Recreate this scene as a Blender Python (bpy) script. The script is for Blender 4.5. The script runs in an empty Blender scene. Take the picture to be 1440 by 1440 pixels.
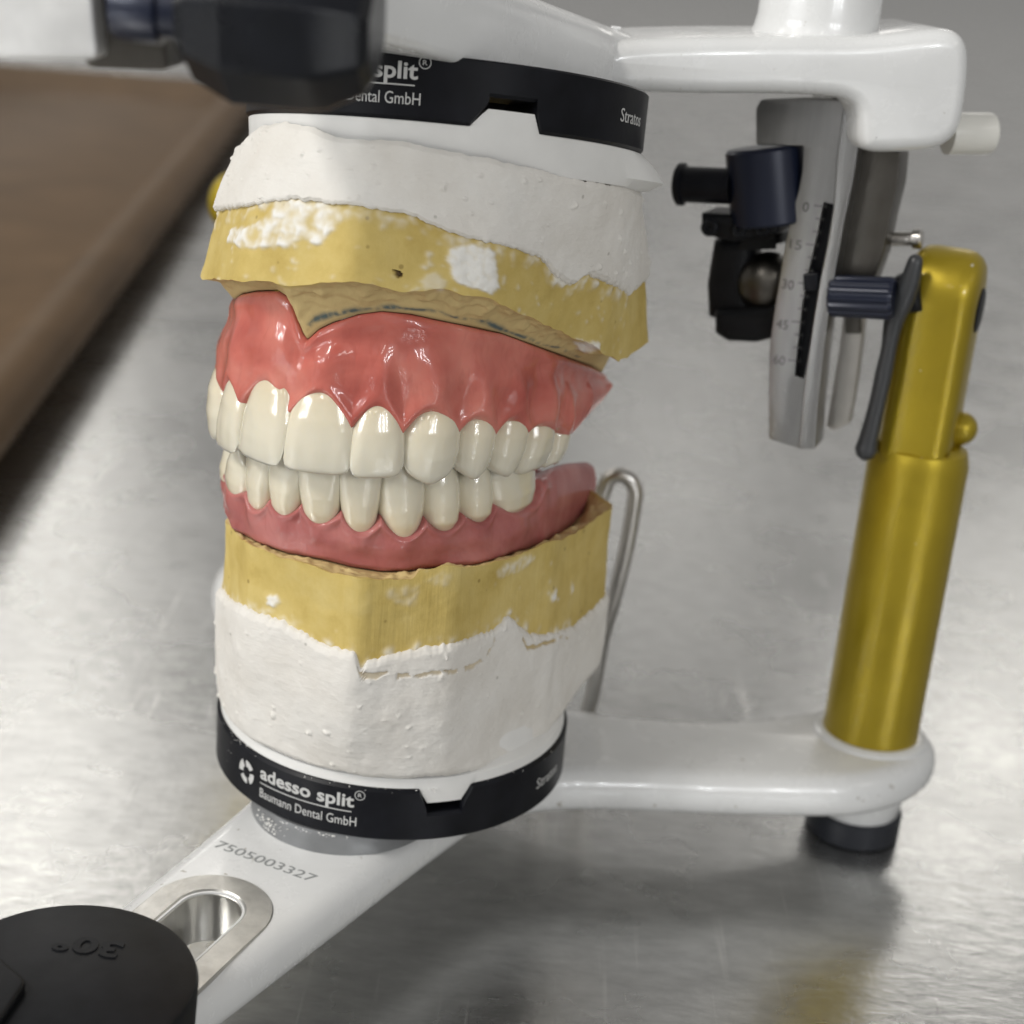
import bpy, bmesh, math, random
import numpy as np
from mathutils import Vector, Matrix, noise
random.seed(7)
rng = np.random.default_rng(7)
MM = 0.001
scn = bpy.context.scene

# ------------------------------------------------------------------ camera
FPX, PITCH, ROLL = 2299.7, 0.3503, 0.0889
CAM = np.array([17.3236, -252.746, 162.2663])          # millimetres
_f = np.array([0, math.cos(PITCH), -math.sin(PITCH)])
_r0 = np.array([1., 0, 0]); _u0 = np.cross(_r0, _f)
_r = math.cos(ROLL)*_r0 + math.sin(ROLL)*_u0
_u = -math.sin(ROLL)*_r0 + math.cos(ROLL)*_u0
cd = bpy.data.cameras.new('camera')
cam = bpy.data.objects.new('camera', cd); scn.collection.objects.link(cam)
cam.matrix_world = Matrix(((_r[0], _u[0], -_f[0], CAM[0]*MM), (_r[1], _u[1], -_f[1], CAM[1]*MM),
                           (_r[2], _u[2], -_f[2], CAM[2]*MM), (0, 0, 0, 1)))
cd.sensor_width = 36; cd.lens = FPX/1440*36
cd.clip_start = 0.01; cd.clip_end = 60
cd.dof.use_dof = True; cd.dof.focus_distance = 0.232; cd.dof.aperture_fstop = 20.0
scn.camera = cam
scn.render.resolution_x = scn.render.resolution_y = 1024

# ------------------------------------------------------------------ light
w = bpy.data.worlds.new('World'); scn.world = w; w.use_nodes = True
bg = w.node_tree.nodes['Background']
bg.inputs[0].default_value = (1.0, 0.98, 0.95, 1); bg.inputs[1].default_value = 0.31
def panel(x, y, z, sx, sy, power, col=(1.0, 0.97, 0.92)):
    l = bpy.data.lights.new('ceiling_panel', 'AREA'); l.shape = 'RECTANGLE'
    l.size = sx; l.size_y = sy; l.energy = power; l.color = col
    o = bpy.data.objects.new('ceiling_panel', l); scn.collection.objects.link(o)
    o.location = (x, y, z)
    return o
# strip lights of the laboratory ceiling
for px_, py_, pw in ((-2.3, -1.9, 7), (-2.6, -0.6, 6), (-1.5, 0.1, 5), (-0.9, -2.3, 4), (0.2, -2.4, 3.5), (1.3, -2.3, 3),
                     (1.9, -0.9, 3)):
    panel(px_, py_, 1.45, 0.16, 0.55, pw)
for px_, py_, pw in ((-1.35, 4.1, 7), (-0.80, 2.2, 4.5), (1.0, 2.7, 5), (0.42, 4.0, 2.5), (1.9, 4.2, 3), (-2.4, 2.6, 4)):
    panel(px_, py_, 1.45, 0.5, 0.5, pw)
panel(-1.05, -0.80, 1.35, 0.30, 0.55, 21)          # the fitting nearest to the bench
def strip(x, y, z, power, wd=0.06, ht=0.36):      # tall unseen strip lamps, added to put highlights on the teeth
    o = panel(x, y, z, wd, ht, power, (0.96, 0.98, 1.0)); o.name = 'highlight_strip'
    d = Vector((0, 0, 0.08))-Vector((x, y, z)); o.rotation_euler = d.to_track_quat('-Z', 'Y').to_euler()
for k in range(4): strip(-1.95+0.17*k, -1.05-0.20*k, 0.78, 3.4)
for k in range(3): strip(0.75+0.26*k, -2.05+0.10*k, 0.72, 3.2)
scn.view_settings.view_transform = 'Standard'; scn.view_settings.look = 'None'
scn.view_settings.exposure = 0.05; scn.view_settings.gamma = 1.0
scn.cycles.use_denoising = True
scn.cycles.max_bounces = 8

# ------------------------------------------------------------------ projection helpers (survey of the photograph)
def proj(P):
    d = np.asarray(P, float) - CAM
    z = d @ _f
    return np.stack([720 + FPX*(d @ _r)/z, 720 - FPX*(d @ _u)/z], -1)
def ray(px, py):
    return _f + _r*(px-720)/FPX - _u*(py-720)/FPX
def on_plane(px, py, pt, nrm):
    d = ray(px, py); nrm = np.asarray(nrm, float)
    return CAM + d*(((np.asarray(pt, float)-CAM) @ nrm)/(d @ nrm))
def on_z(px, py, z): return on_plane(px, py, (0, 0, z), (0, 0, 1))
def on_y(px, py, y): return on_plane(px, py, (0, y, 0), (0, 1, 0))

# articulator axes: M backwards, N towards the near column
TH = math.radians(68)
M = np.array([math.cos(TH), math.sin(TH), 0]); N = np.array([M[1], -M[0], 0]); ZZ = np.array([0, 0, 1.])
def art(a, b, z): return N*a + M*b + ZZ*z
def mirror(p):
    p = np.asarray(p, float); return p - 2*N*(p @ N)

# ------------------------------------------------------------------ materials
def mat(name):
    m = bpy.data.materials.new(name); m.use_nodes = True
    nt = m.node_tree; b = nt.nodes['Principled BSDF']
    return m, nt, b
def nd(nt, typ, **kw):
    n = nt.nodes.new(typ)
    for k, v in kw.items():
        if k.startswith('i_'):
            key = k[2:]; key = int(key) if key.isdigit() else key.replace('_', ' ')
            n.inputs[key].default_value = v
        else: setattr(n, k, v)
    return n
def noise_tex(nt, scale, detail=4, rough=0.55, coord='Object', stretch=None, rot=None, dist=0.0):
    tc = nd(nt, 'ShaderNodeTexCoord'); out = tc.outputs[coord]
    mp = nd(nt, 'ShaderNodeMapping')
    if stretch: mp.inputs['Scale'].default_value = stretch
    if rot: mp.inputs['Rotation'].default_value = rot
    nt.links.new(out, mp.inputs[0]); out = mp.outputs[0]
    n = nd(nt, 'ShaderNodeTexNoise', i_Scale=scale, i_Detail=detail, i_Roughness=rough, i_Distortion=dist)
    nt.links.new(out, n.inputs['Vector'])
    return n.outputs['Fac']
def ramp(nt, fac, stops):
    r = nd(nt, 'ShaderNodeValToRGB'); e = r.color_ramp.elements
    while len(e) < len(stops): e.new(0.5)
    for k, (p, c) in enumerate(stops):
        e[k].position = p; e[k].color = (*c, 1) if len(c) == 3 else c
    nt.links.new(fac, r.inputs[0]); return r.outputs[0]
def bump(nt, b, facs):
    prev = None
    for fac, strength, dist in facs:
        n = nd(nt, 'ShaderNodeBump', i_Strength=strength, i_Distance=dist)
        nt.links.new(fac, n.inputs['Height'])
        if prev: nt.links.new(prev, n.inputs['Normal'])
        prev = n.outputs[0]
    nt.links.new(prev, b.inputs['Normal'])
def simple(name, col, rough, metal=0.0, coat=0.0, var=0.0, bumpy=None, spec=0.5):
    m, nt, b = mat(name)
    b.inputs['Base Color'].default_value = (*col, 1); b.inputs['Roughness'].default_value = rough
    b.inputs['Metallic'].default_value = metal; b.inputs['Coat Weight'].default_value = coat
    b.inputs['Coat Roughness'].default_value = 0.12
    b.inputs['Specular IOR Level'].default_value = spec
    if var:
        f = noise_tex(nt, 220, 5)
        lo = tuple(max(0, c*(1-var)) for c in col); hi = tuple(min(1, c*(1+var)) for c in col)
        nt.links.new(ramp(nt, f, [(0.3, lo), (0.7, hi)]), b.inputs['Base Color'])
        rr = nd(nt, 'ShaderNodeMapRange', i_3=max(0.02, rough-0.08), i_4=rough+0.1)
        nt.links.new(noise_tex(nt, 130, 5), rr.inputs[0]); nt.links.new(rr.outputs[0], b.inputs['Roughness'])
    if bumpy:
        bump(nt, b, [(noise_tex(nt, bumpy[0], 4), bumpy[1], bumpy[2])])
    return m

MT = {}
def worn(name, col, rough, metal, coat, speck, speck_th, lines=None, grime=0.06):
    m, nt, b = mat(name)
    g = ramp(nt, noise_tex(nt, 70, 6, 0.65), [(0.3, tuple(c*(1-grime) for c in col)), (0.65, col)])
    s = ramp(nt, noise_tex(nt, 520, 2, 0.5), [(speck_th, (0, 0, 0)), (speck_th+0.02, (1, 1, 1))])
    mk = ramp(nt, noise_tex(nt, 55, 2), [(0.52, (0, 0, 0)), (0.6, (1, 1, 1))])
    mu = nd(nt, 'ShaderNodeMix', data_type='RGBA', blend_type='MULTIPLY'); mu.inputs[0].default_value = 1
    nt.links.new(s, mu.inputs[6]); nt.links.new(mk, mu.inputs[7])
    mx = nd(nt, 'ShaderNodeMix', data_type='RGBA'); nt.links.new(mu.outputs[2], mx.inputs[0]); nt.links.new(g, mx.inputs[6]); mx.inputs[7].default_value = (*speck, 1)
    nt.links.new(mx.outputs[2], b.inputs['Base Color'])
    b.inputs['Metallic'].default_value = metal; b.inputs['Coat Weight'].default_value = coat; b.inputs['Coat Roughness'].default_value = 0.08
    rr = nd(nt, 'ShaderNodeMapRange', i_1=0.3, i_2=0.7, i_3=rough-0.05, i_4=rough+0.12)
    nt.links.new(noise_tex(nt, 110, 6, 0.7), rr.inputs[0]); nt.links.new(rr.outputs[0], b.inputs['Roughness'])
    L = [(noise_tex(nt, 150, 4), 0.10, 0.0006)]
    if lines: L.append((noise_tex(nt, 900, 2, 0.5, stretch=lines), 0.10, 0.0002))
    bump(nt, b, L)
    return m
MT['white_paint'] = worn('white_paint', (0.74, 0.745, 0.74), 0.22, 0.0, 0.35, (0.42, 0.40, 0.36), 0.70)
MT['white_plastic'] = simple('white_plastic', (0.715, 0.71, 0.69), 0.38, var=0.03, bumpy=(400, 0.1, 0.0003))
MT['clear_plastic'] = simple('clear_plastic', (0.72, 0.71, 0.66), 0.3)
MT['black_anodised'] = simple('black_anodised', (0.006, 0.0065, 0.009), 0.36, metal=0.0, var=0.3, spec=0.18, bumpy=(900, 0.08, 0.0002))
MT['black_plastic'] = simple('black_plastic', (0.008, 0.0085, 0.010), 0.42, var=0.3, spec=0.18, bumpy=(700, 0.1, 0.0002))
MT['black_rubber'] = simple('black_rubber', (0.012, 0.014, 0.02), 0.5)
MT['grey_lever'] = simple('grey_lever', (0.035, 0.037, 0.04), 0.38)
MT['navy_anodised'] = simple('navy_anodised', (0.010, 0.014, 0.032), 0.3, metal=0.2)
MT['gold_anodised'] = worn('gold_anodised', (0.40, 0.295, 0.016), 0.36, 0.6, 0.2, (0.70, 0.66, 0.50), 0.735, lines=(0.05, 0.05, 1), grime=0.14)
MT['black_gloss'] = simple('black_gloss', (0.006, 0.007, 0.010), 0.28, var=0.3, spec=0.28, bumpy=(500, 0.06, 0.0002))
MT['bright_steel'] = simple('bright_steel', (0.60, 0.58, 0.55), 0.30, metal=1.0, var=0.05, bumpy=(900, 0.12, 0.0002))
MT['dark_shaded_steel'] = simple('dark_shaded_steel', (0.13, 0.122, 0.11), 0.34, metal=1.0, var=0.1)  # darkness partly stands in for shade on turned-away and covered faces
MT['grey_spacer'] = simple('grey_spacer', (0.20, 0.205, 0.21), 0.35, metal=0.2, var=0.1)
MT['print_white'] = simple('print_white', (0.50, 0.50, 0.49), 0.6)
MT['lit_clamp_steel'] = simple('lit_clamp_steel', (0.80, 0.80, 0.79), 0.42, metal=0.55, var=0.08)  # reflected brightness of the steel clamp front put into the colour
MT['engraved_grey'] = simple('engraved_grey', (0.26, 0.27, 0.27), 0.6)
MT['engraved_dark'] = simple('engraved_dark', (0.06, 0.06, 0.06), 0.6)
MT['crumb_white'] = simple('crumb_white', (0.80, 0.79, 0.76), 0.9)

def brushed(name, col, rough):
    m, nt, b = mat(name)
    b.inputs['Metallic'].default_value = 1
    g = noise_tex(nt, 300, 6, 0.6, stretch=(1, 1, 0.12), rot=(0, 0, 0.4))
    nt.links.new(ramp(nt, g, [(0.25, tuple(c*0.78 for c in col)), (0.75, tuple(min(1, c*1.14) for c in col))]), b.inputs['Base Color'])
    b.inputs['Roughness'].default_value = rough
    bump(nt, b, [(g, 0.15, 0.0002), (noise_tex(nt, 1200, 3), 0.1, 0.0002)])
    return m
MT['scale_steel'] = brushed('scale_steel', (0.40, 0.40, 0.40), 0.30)
MT['aluminium'] = brushed('aluminium', (0.66, 0.65, 0.62), 0.30)

def plaster():
    m, nt, b = mat('white_plaster')
    f = noise_tex(nt, 90, 6, 0.6)
    base = ramp(nt, f, [(0.25, (0.63, 0.60, 0.55)), (0.55, (0.695, 0.672, 0.63)), (0.8, (0.73, 0.715, 0.68))])
    at = nd(nt, 'ShaderNodeAttribute', attribute_name='stone')
    mx = nd(nt, 'ShaderNodeMix', data_type='RGBA'); nt.links.new(at.outputs['Fac'], mx.inputs[0])
    nt.links.new(base, mx.inputs[6]); mx.inputs[7].default_value = (0.44, 0.31, 0.09, 1)
    # small dark pores
    v = nd(nt, 'ShaderNodeTexVoronoi', i_Scale=170.0); tc = nd(nt, 'ShaderNodeTexCoord'); nt.links.new(tc.outputs['Object'], v.inputs['Vector'])
    pr = ramp(nt, v.outputs['Distance'], [(0.035, (0.42, 0.41, 0.39)), (0.06, (1, 1, 1))])
    mu = nd(nt, 'ShaderNodeMix', data_type='RGBA', blend_type='MULTIPLY'); mu.inputs[0].default_value = 0.55
    nt.links.new(mx.outputs[2], mu.inputs[6]); nt.links.new(pr, mu.inputs[7])
    nt.links.new(mu.outputs[2], b.inputs['Base Color'])
    b.inputs['Roughness'].default_value = 0.82; b.inputs['Specular IOR Level'].default_value = 0.25
    bump(nt, b, [(noise_tex(nt, 150, 7, 0.62), 0.35, 0.0012), (noise_tex(nt, 420, 4, 0.6, stretch=(1, 1, 5)), 0.22, 0.0004), (pr, 0.3, 0.0003)])
    return m
MT['plaster'] = plaster()

def stone(scratch):
    m, nt, b = mat('yellow_stone')
    f = noise_tex(nt, 130, 6, 0.62)
    base = ramp(nt, f, [(0.25, (0.47, 0.34, 0.09)), (0.5, (0.58, 0.44, 0.145)), (0.78, (0.66, 0.53, 0.22))])
    big = ramp(nt, noise_tex(nt, 42, 4), [(0.35, (0.86, 0.86, 0.84)), (0.7, (1.0, 1.0, 1.0))])
    mu = nd(nt, 'ShaderNodeMix', data_type='RGBA', blend_type='MULTIPLY'); mu.inputs[0].default_value = 1
    nt.links.new(base, mu.inputs[6]); nt.links.new(big, mu.inputs[7])
    v = nd(nt, 'ShaderNodeTexVoronoi', i_Scale=210.0); tc = nd(nt, 'ShaderNodeTexCoord'); nt.links.new(tc.outputs['Object'], v.inputs['Vector'])
    sp = ramp(nt, v.outputs['Distance'], [(0.05, (0.35, 0.3, 0.2)), (0.09, (1, 1, 1))])
    m2 = nd(nt, 'ShaderNodeMix', data_type='RGBA', blend_type='MULTIPLY'); m2.inputs[0].default_value = 0.6
    nt.links.new(mu.outputs[2], m2.inputs[6]); nt.links.new(sp, m2.inputs[7])
    # land: fresher stone, its shadowed look put into the tone ; film: dried white plaster ; pencil: blue-green line
    cur = m2.outputs[2]
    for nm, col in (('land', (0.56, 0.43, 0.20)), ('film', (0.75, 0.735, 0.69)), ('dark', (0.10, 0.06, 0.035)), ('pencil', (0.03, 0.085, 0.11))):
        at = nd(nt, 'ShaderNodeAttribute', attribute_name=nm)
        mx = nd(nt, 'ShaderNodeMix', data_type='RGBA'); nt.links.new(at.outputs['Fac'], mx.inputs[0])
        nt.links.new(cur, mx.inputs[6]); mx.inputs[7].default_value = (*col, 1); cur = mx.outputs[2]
    nt.links.new(cur, b.inputs['Base Color'])
    b.inputs['Roughness'].default_value = 0.68; b.inputs['Specular IOR Level'].default_value = 0.3
    bump(nt, b, [(noise_tex(nt, 330, 6, 0.6), 0.22, 0.0007), (noise_tex(nt, 700, 3, 0.6, stretch=(1, 1, 0.05), rot=(0.12, 0.05, 0)), scratch, 0.0005)])
    return m
MT['stone_upper'] = stone(0.12); MT['stone_lower'] = stone(0.33)

def gum(name, c0, c1, c2, coat=0.5, spec=0.25):
    m, nt, b = mat(name)
    f = noise_tex(nt, 75, 4, 0.55, dist=0.4)
    cb = ramp(nt, f, [(0.3, c0), (0.5, c1), (0.72, c2)])
    vn = ramp(nt, noise_tex(nt, 420, 3, 0.6, stretch=(1, 1, 0.35), dist=1.2), [(0.36, (0.72, 0.60, 0.60)), (0.46, (1, 1, 1))])
    mv = nd(nt, 'ShaderNodeMix', data_type='RGBA', blend_type='MULTIPLY'); mv.inputs[0].default_value = 0.22
    nt.links.new(cb, mv.inputs[6]); nt.links.new(vn, mv.inputs[7]); nt.links.new(mv.outputs[2], b.inputs['Base Color'])
    b.inputs['Roughness'].default_value = 0.27
    b.inputs['Subsurface Weight'].default_value = 0.3
    b.inputs['Subsurface Radius'].default_value = (1.0, 0.35, 0.25); b.inputs['Subsurface Scale'].default_value = 0.0008
    b.inputs['Coat Weight'].default_value = coat; b.inputs['Coat Roughness'].default_value = 0.045; b.inputs['Specular IOR Level'].default_value = spec
    bump(nt, b, [(noise_tex(nt, 200, 3, 0.5, stretch=(1, 1, 0.4)), 0.14, 0.0012), (noise_tex(nt, 900, 2), 0.05, 0.0003)])
    return m
MT['gum_upper'] = gum('pink_acrylic', (0.37, 0.078, 0.062), (0.51, 0.140, 0.108), (0.61, 0.225, 0.175))
MT['gum_lower'] = gum('rose_acrylic', (0.29, 0.082, 0.078), (0.39, 0.132, 0.122), (0.50, 0.205, 0.185), 0.25, 0.15)
def tooth_mat():
    m, nt, b = mat('tooth_resin')
    f = noise_tex(nt, 60, 3)
    at = nd(nt, 'ShaderNodeAttribute', attribute_name='crown')
    body = ramp(nt, at.outputs['Fac'], [(0.0, (0.61, 0.58, 0.49)), (0.16, (0.67, 0.63, 0.515)), (0.4, (0.71, 0.66, 0.53)), (0.72, (0.70, 0.63, 0.475)), (0.95, (0.66, 0.55, 0.38))])
    va = ramp(nt, f, [(0.3, (0.93, 0.93, 0.92)), (0.7, (1, 1, 1))])
    mu = nd(nt, 'ShaderNodeMix', data_type='RGBA', blend_type='MULTIPLY'); mu.inputs[0].default_value = 1
    nt.links.new(body, mu.inputs[6]); nt.links.new(va, mu.inputs[7]); nt.links.new(mu.outputs[2], b.inputs['Base Color'])
    b.inputs['Roughness'].default_value = 0.20
    b.inputs['Subsurface Weight'].default_value = 0.3
    b.inputs['Subsurface Radius'].default_value = (1.0, 0.8, 0.5); b.inputs['Subsurface Scale'].default_value = 0.0009
    b.inputs['Coat Weight'].default_value = 0.85; b.inputs['Coat Roughness'].default_value = 0.03
    bump(nt, b, [(noise_tex(nt, 260, 3), 0.12, 0.0006), (noise_tex(nt, 650, 2, stretch=(1, 1, 0.25)), 0.08, 0.0004)])
    return m
MT['tooth'] = tooth_mat()

def table_mat():
    m, nt, b = mat('scratched_stainless_steel')
    b.inputs['Metallic'].default_value = 0.96
    fine = noise_tex(nt, 260, 5, 0.7, stretch=(0.5, 1.3, 1), rot=(0, 0, 0.5))
    cloud = noise_tex(nt, 22, 5, 0.6)
    sc = None
    for ang, s, th in ((0.62, 420, 0.63), (-0.95, 380, 0.655), (1.15, 400, 0.66), (0.25, 520, 0.65), (-0.3, 460, 0.67)):
        n = noise_tex(nt, s, 3, 0.6, stretch=(1, 0.03, 1), rot=(0, 0, ang))
        r_ = ramp(nt, n, [(th, (0, 0, 0)), (th+0.09, (1, 1, 1))])
        msk = ramp(nt, noise_tex(nt, 30, 2, 0.5, rot=(0, 0, ang*3)), [(0.45, (0, 0, 0)), (0.65, (1, 1, 1))])
        mm = nd(nt, 'ShaderNodeMix', data_type='RGBA', blend_type='MULTIPLY'); mm.inputs[0].default_value = 1
        nt.links.new(r_, mm.inputs[6]); nt.links.new(msk, mm.inputs[7]); cur = mm.outputs[2]
        if sc is None: sc = cur
        else:
            mx = nd(nt, 'ShaderNodeMix', data_type='RGBA', blend_type='LIGHTEN'); mx.inputs[0].default_value = 1
            nt.links.new(sc, mx.inputs[6]); nt.links.new(cur, mx.inputs[7]); sc = mx.outputs[2]
    base = ramp(nt, fine, [(0.25, (0.44, 0.44, 0.435)), (0.75, (0.63, 0.63, 0.62))])
    cl = ramp(nt, cloud, [(0.3, (0.82, 0.82, 0.81)), (0.7, (1, 1, 1))])
    mu = nd(nt, 'ShaderNodeMix', data_type='RGBA', blend_type='MULTIPLY'); mu.inputs[0].default_value = 1
    nt.links.new(base, mu.inputs[6]); nt.links.new(cl, mu.inputs[7])
    mx = nd(nt, 'ShaderNodeMix', data_type='RGBA'); mx.inputs[7].default_value = (0.74, 0.73, 0.71, 1)
    k = nd(nt, 'ShaderNodeMath', operation='MULTIPLY'); k.inputs[1].default_value = 0.85
    nt.links.new(sc, k.inputs[0]); nt.links.new(k.outputs[0], mx.inputs[0]); nt.links.new(mu.outputs[2], mx.inputs[6])
    nt.links.new(mx.outputs[2], b.inputs['Base Color'])
    r = nd(nt, 'ShaderNodeMapRange', i_1=0.3, i_2=0.7, i_3=0.23, i_4=0.32); nt.links.new(cloud, r.inputs[0])
    nt.links.new(r.outputs[0], b.inputs['Roughness'])
    bump(nt, b, [(noise_tex(nt, 9, 3, 0.5), 0.06, 0.006), (noise_tex(nt, 60, 4, 0.6, stretch=(1, 0.6, 1), rot=(0, 0, 0.6)), 0.07, 0.0016), (fine, 0.16, 0.0006), (sc, 0.12, 0.0004)])
    return m
MT['table'] = table_mat()
def tray_mat():
    m, nt, b = mat('brown_tray')
    f = noise_tex(nt, 30, 5)
    nt.links.new(ramp(nt, f, [(0.3, (0.105, 0.064, 0.031)), (0.7, (0.14, 0.086, 0.043))]), b.inputs['Base Color'])
    b.inputs['Roughness'].default_value = 0.5; b.inputs['Specular IOR Level'].default_value = 0.1
    bump(nt, b, [(noise_tex(nt, 300, 3), 0.1, 0.0006)])
    return m
MT['tray'] = tray_mat()

# ------------------------------------------------------------------ object helpers
COL = scn.collection
def mesh_obj(name, V, F, m, parent=None, smooth=True, attrs=None, autosmooth=None):
    me = bpy.data.meshes.new(name)
    me.from_pydata([tuple(float(c)*MM for c in v) for v in V], [], [tuple(int(i) for i in f) for f in F])
    bm = bmesh.new(); bm.from_mesh(me)
    bmesh.ops.recalc_face_normals(bm, faces=bm.faces)
    bm.to_mesh(me); bm.free()
    if attrs:
        for k, a in attrs.items():
            at = me.attributes.new(k, 'FLOAT', 'POINT'); at.data.foreach_set('value', np.asarray(a, np.float32))
    me.materials.append(MT[m] if isinstance(m, str) else m)
    for p in me.polygons: p.use_smooth = smooth
    o = bpy.data.objects.new(name, me); COL.objects.link(o)
    if parent is not None: o.parent = parent
    if smooth and autosmooth:
        me.set_sharp_from_angle(angle=math.radians(autosmooth))
    return o
def empty(name, label, cat, group=None):
    o = bpy.data.objects.new(name, None); COL.objects.link(o); o.empty_display_size = 0.01
    tag(o, label, cat, group); return o
def tag(o, label=None, cat=None, group=None, kind=None):
    if label: o['label'] = label
    if cat: o['category'] = cat
    if group: o['group'] = group
    if kind: o['kind'] = kind
    return o
def grid_faces(nu, nv, closed_u=False, off=0):
    F = []
    for i in range(nu if closed_u else nu-1):
        i2 = (i+1) % nu
        for j in range(nv-1):
            F.append((off+i*nv+j, off+i2*nv+j, off+i2*nv+j+1, off+i*nv+j+1))
    return F
def lathe(name, prof, org, axis, m, parent=None, seg=64, autosmooth=35, flute=None):
    """prof: (radius, height) list; closed with caps"""
    axis = np.asarray(axis, float); axis = axis/np.linalg.norm(axis)
    t = np.array([1., 0, 0]) if abs(axis[0]) < 0.8 else np.array([0, 1., 0])
    e1 = np.cross(axis, t); e1 /= np.linalg.norm(e1); e2 = np.cross(axis, e1)
    org = np.asarray(org, float); V = []; n = len(prof)
    for i in range(seg):
        a = 2*math.pi*i/seg
        for r, h in prof:
            rr = r if flute is None else r*flute(a, h)
            V.append(org + axis*h + (e1*math.cos(a)+e2*math.sin(a))*rr)
    F = grid_faces(seg, n, True)
    F.append([i*n for i in range(seg)]); F.append([i*n+n-1 for i in range(seg)])
    return mesh_obj(name, V, F, m, parent, True, autosmooth=autosmooth)
def smooth_path(P, k=8):
    P = np.asarray(P, float); out = []
    for i in range(len(P)-1):
        p0 = P[max(i-1, 0)]; p1 = P[i]; p2 = P[i+1]; p3 = P[min(i+2, len(P)-1)]
        for j in range(k):
            t = j/k
            out.append(0.5*((2*p1)+(-p0+p2)*t+(2*p0-5*p1+4*p2-p3)*t*t+(-p0+3*p1-3*p2+p3)*t**3))
    out.append(P[-1]); return np.array(out)
def tube(name, path, rad, m, parent=None, seg=20):
    path = np.asarray(path, float); n = len(path)
    rad = np.full(n, rad) if np.isscalar(rad) else np.asarray(rad, float)
    tan = np.gradient(path, axis=0); tan /= np.linalg.norm(tan, axis=1)[:, None]
    up = np.array([0, 0, 1.]) if abs(tan[0][2]) < 0.9 else np.array([1., 0, 0])
    e1 = np.cross(tan[0], up); e1 /= np.linalg.norm(e1)
    P = [path[0]-tan[0]*rad[0]*k for k in (0.95, 0.6)] + list(path) + [path[-1]+tan[-1]*rad[-1]*k for k in (0.6, 0.95)]
    R_ = [rad[0]*0.3, rad[0]*0.8] + list(rad) + [rad[-1]*0.8, rad[-1]*0.3]
    T_ = [tan[0]]*2 + list(tan) + [tan[-1]]*2
    V = []
    for p, r, t in zip(P, R_, T_):
        e1 = e1 - t*(e1 @ t); e1 /= np.linalg.norm(e1); e2 = np.cross(t, e1)
        for k in range(seg):
            a = 2*math.pi*k/seg; V.append(p+(e1*math.cos(a)+e2*math.sin(a))*r)
    nn = len(P); F = []
    for i in range(nn-1):
        for k in range(seg):
            k2 = (k+1) % seg; F.append((i*seg+k, i*seg+k2, (i+1)*seg+k2, (i+1)*seg+k))
    F.append(list(range(seg))); F.append([(nn-1)*seg+k for k in range(seg)])
    return mesh_obj(name, V, F, m, parent)
def resample(P, step, closed=True):
    P = np.asarray(P, float)
    Q = np.vstack([P, P[:1]]) if closed else P
    d = np.concatenate([[0], np.cumsum(np.linalg.norm(np.diff(Q, axis=0), axis=1))])
    n = max(8, int(d[-1]/step)); s = np.linspace(0, d[-1], n, endpoint=not closed)
    return np.column_stack([np.interp(s, d, Q[:, k]) for k in range(Q.shape[1])])
def soften(P, it):
    P = np.asarray(P, float)
    for _ in range(it): P = 0.25*np.roll(P, 1, 0)+0.5*P+0.25*np.roll(P, -1, 0)
    return P
def inset(P, d):
    t = np.roll(P, -1, 0)-np.roll(P, 1, 0); t /= np.linalg.norm(t, axis=1)[:, None]+1e-9
    area = 0.5*np.sum(P[:, 0]*np.roll(P[:, 1], -1)-np.roll(P[:, 0], -1)*P[:, 1])
    nrm = np.column_stack([-t[:, 1], t[:, 0]])*(1 if area > 0 else -1)
    return P + nrm*d
def slab(name, out2, org, ex, ey, ez, depth, m, parent=None, r=1.0, r2=None, hole=None, step=0.8, soft=2, autosmooth=40, well=None):
    """rounded-edge plate: outline in the (ex, ey) plane, extruded along ez"""
    org, ex, ey, ez = (np.asarray(v, float) for v in (org, ex, ey, ez))
    P = soften(resample(out2, step), soft); r2 = r if r2 is None else r2
    prof = []
    for k in range(5): a = k/4*math.pi/2; prof.append((r*(1-math.sin(a)), r*(1-math.cos(a))))
    for k in range(5): a = k/4*math.pi/2; prof.append((r2*(1-math.cos(a)), depth-r2*(1-math.sin(a))))
    V = []; F = []; n = len(P)
    for ins, h in prof:
        Q = inset(P, ins)
        for q in Q: V.append(org+ex*q[0]+ey*q[1]+ez*h)
    k = len(prof)
    for j in range(k-1):
        for i in range(n):
            i2 = (i+1) % n; F.append((j*n+i, j*n+i2, (j+1)*n+i2, (j+1)*n+i))
    holes = [] if hole is None else [soften(resample(hole, step*0.6), 1)]
    from mathutils.geometry import tessellate_polygon
    for ring, h in ((0, 0.0), (k-1, depth)):
        loops = [[Vector((org+ex*q[0]+ey*q[1]).tolist()) for q in inset(P, prof[ring][0])]]
        base = [ring*n+i for i in range(n)]
        idx = list(base)
        for H in holes:
            loops.append([Vector((org+ex*q[0]+ey*q[1]).tolist()) for q in H])
            o = len(V)
            for q in H: V.append(org+ex*q[0]+ey*q[1]+ez*h)
            idx += list(range(o, o+len(H)))
            if ring == 0: h0 = o
            else:
                for i in range(len(H)):
                    i2 = (i+1) % len(H); F.append((h0+i, h0+i2, o+i2, o+i))
        fl = [[Vector((l @ Vector(ex.tolist()), l @ Vector(ey.tolist()), 0)) for l in L] for L in loops]
        for t in tessellate_polygon(fl): F.append(tuple(idx[q] for q in t))
    return mesh_obj(name, V, F, m, parent, True, autosmooth=autosmooth)
def on_frame(pts, org, ex, ey, nrm):
    return np.array([((on_plane(x, y, org, nrm)-org) @ ex, (on_plane(x, y, org, nrm)-org) @ ey) for x, y in pts])
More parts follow.
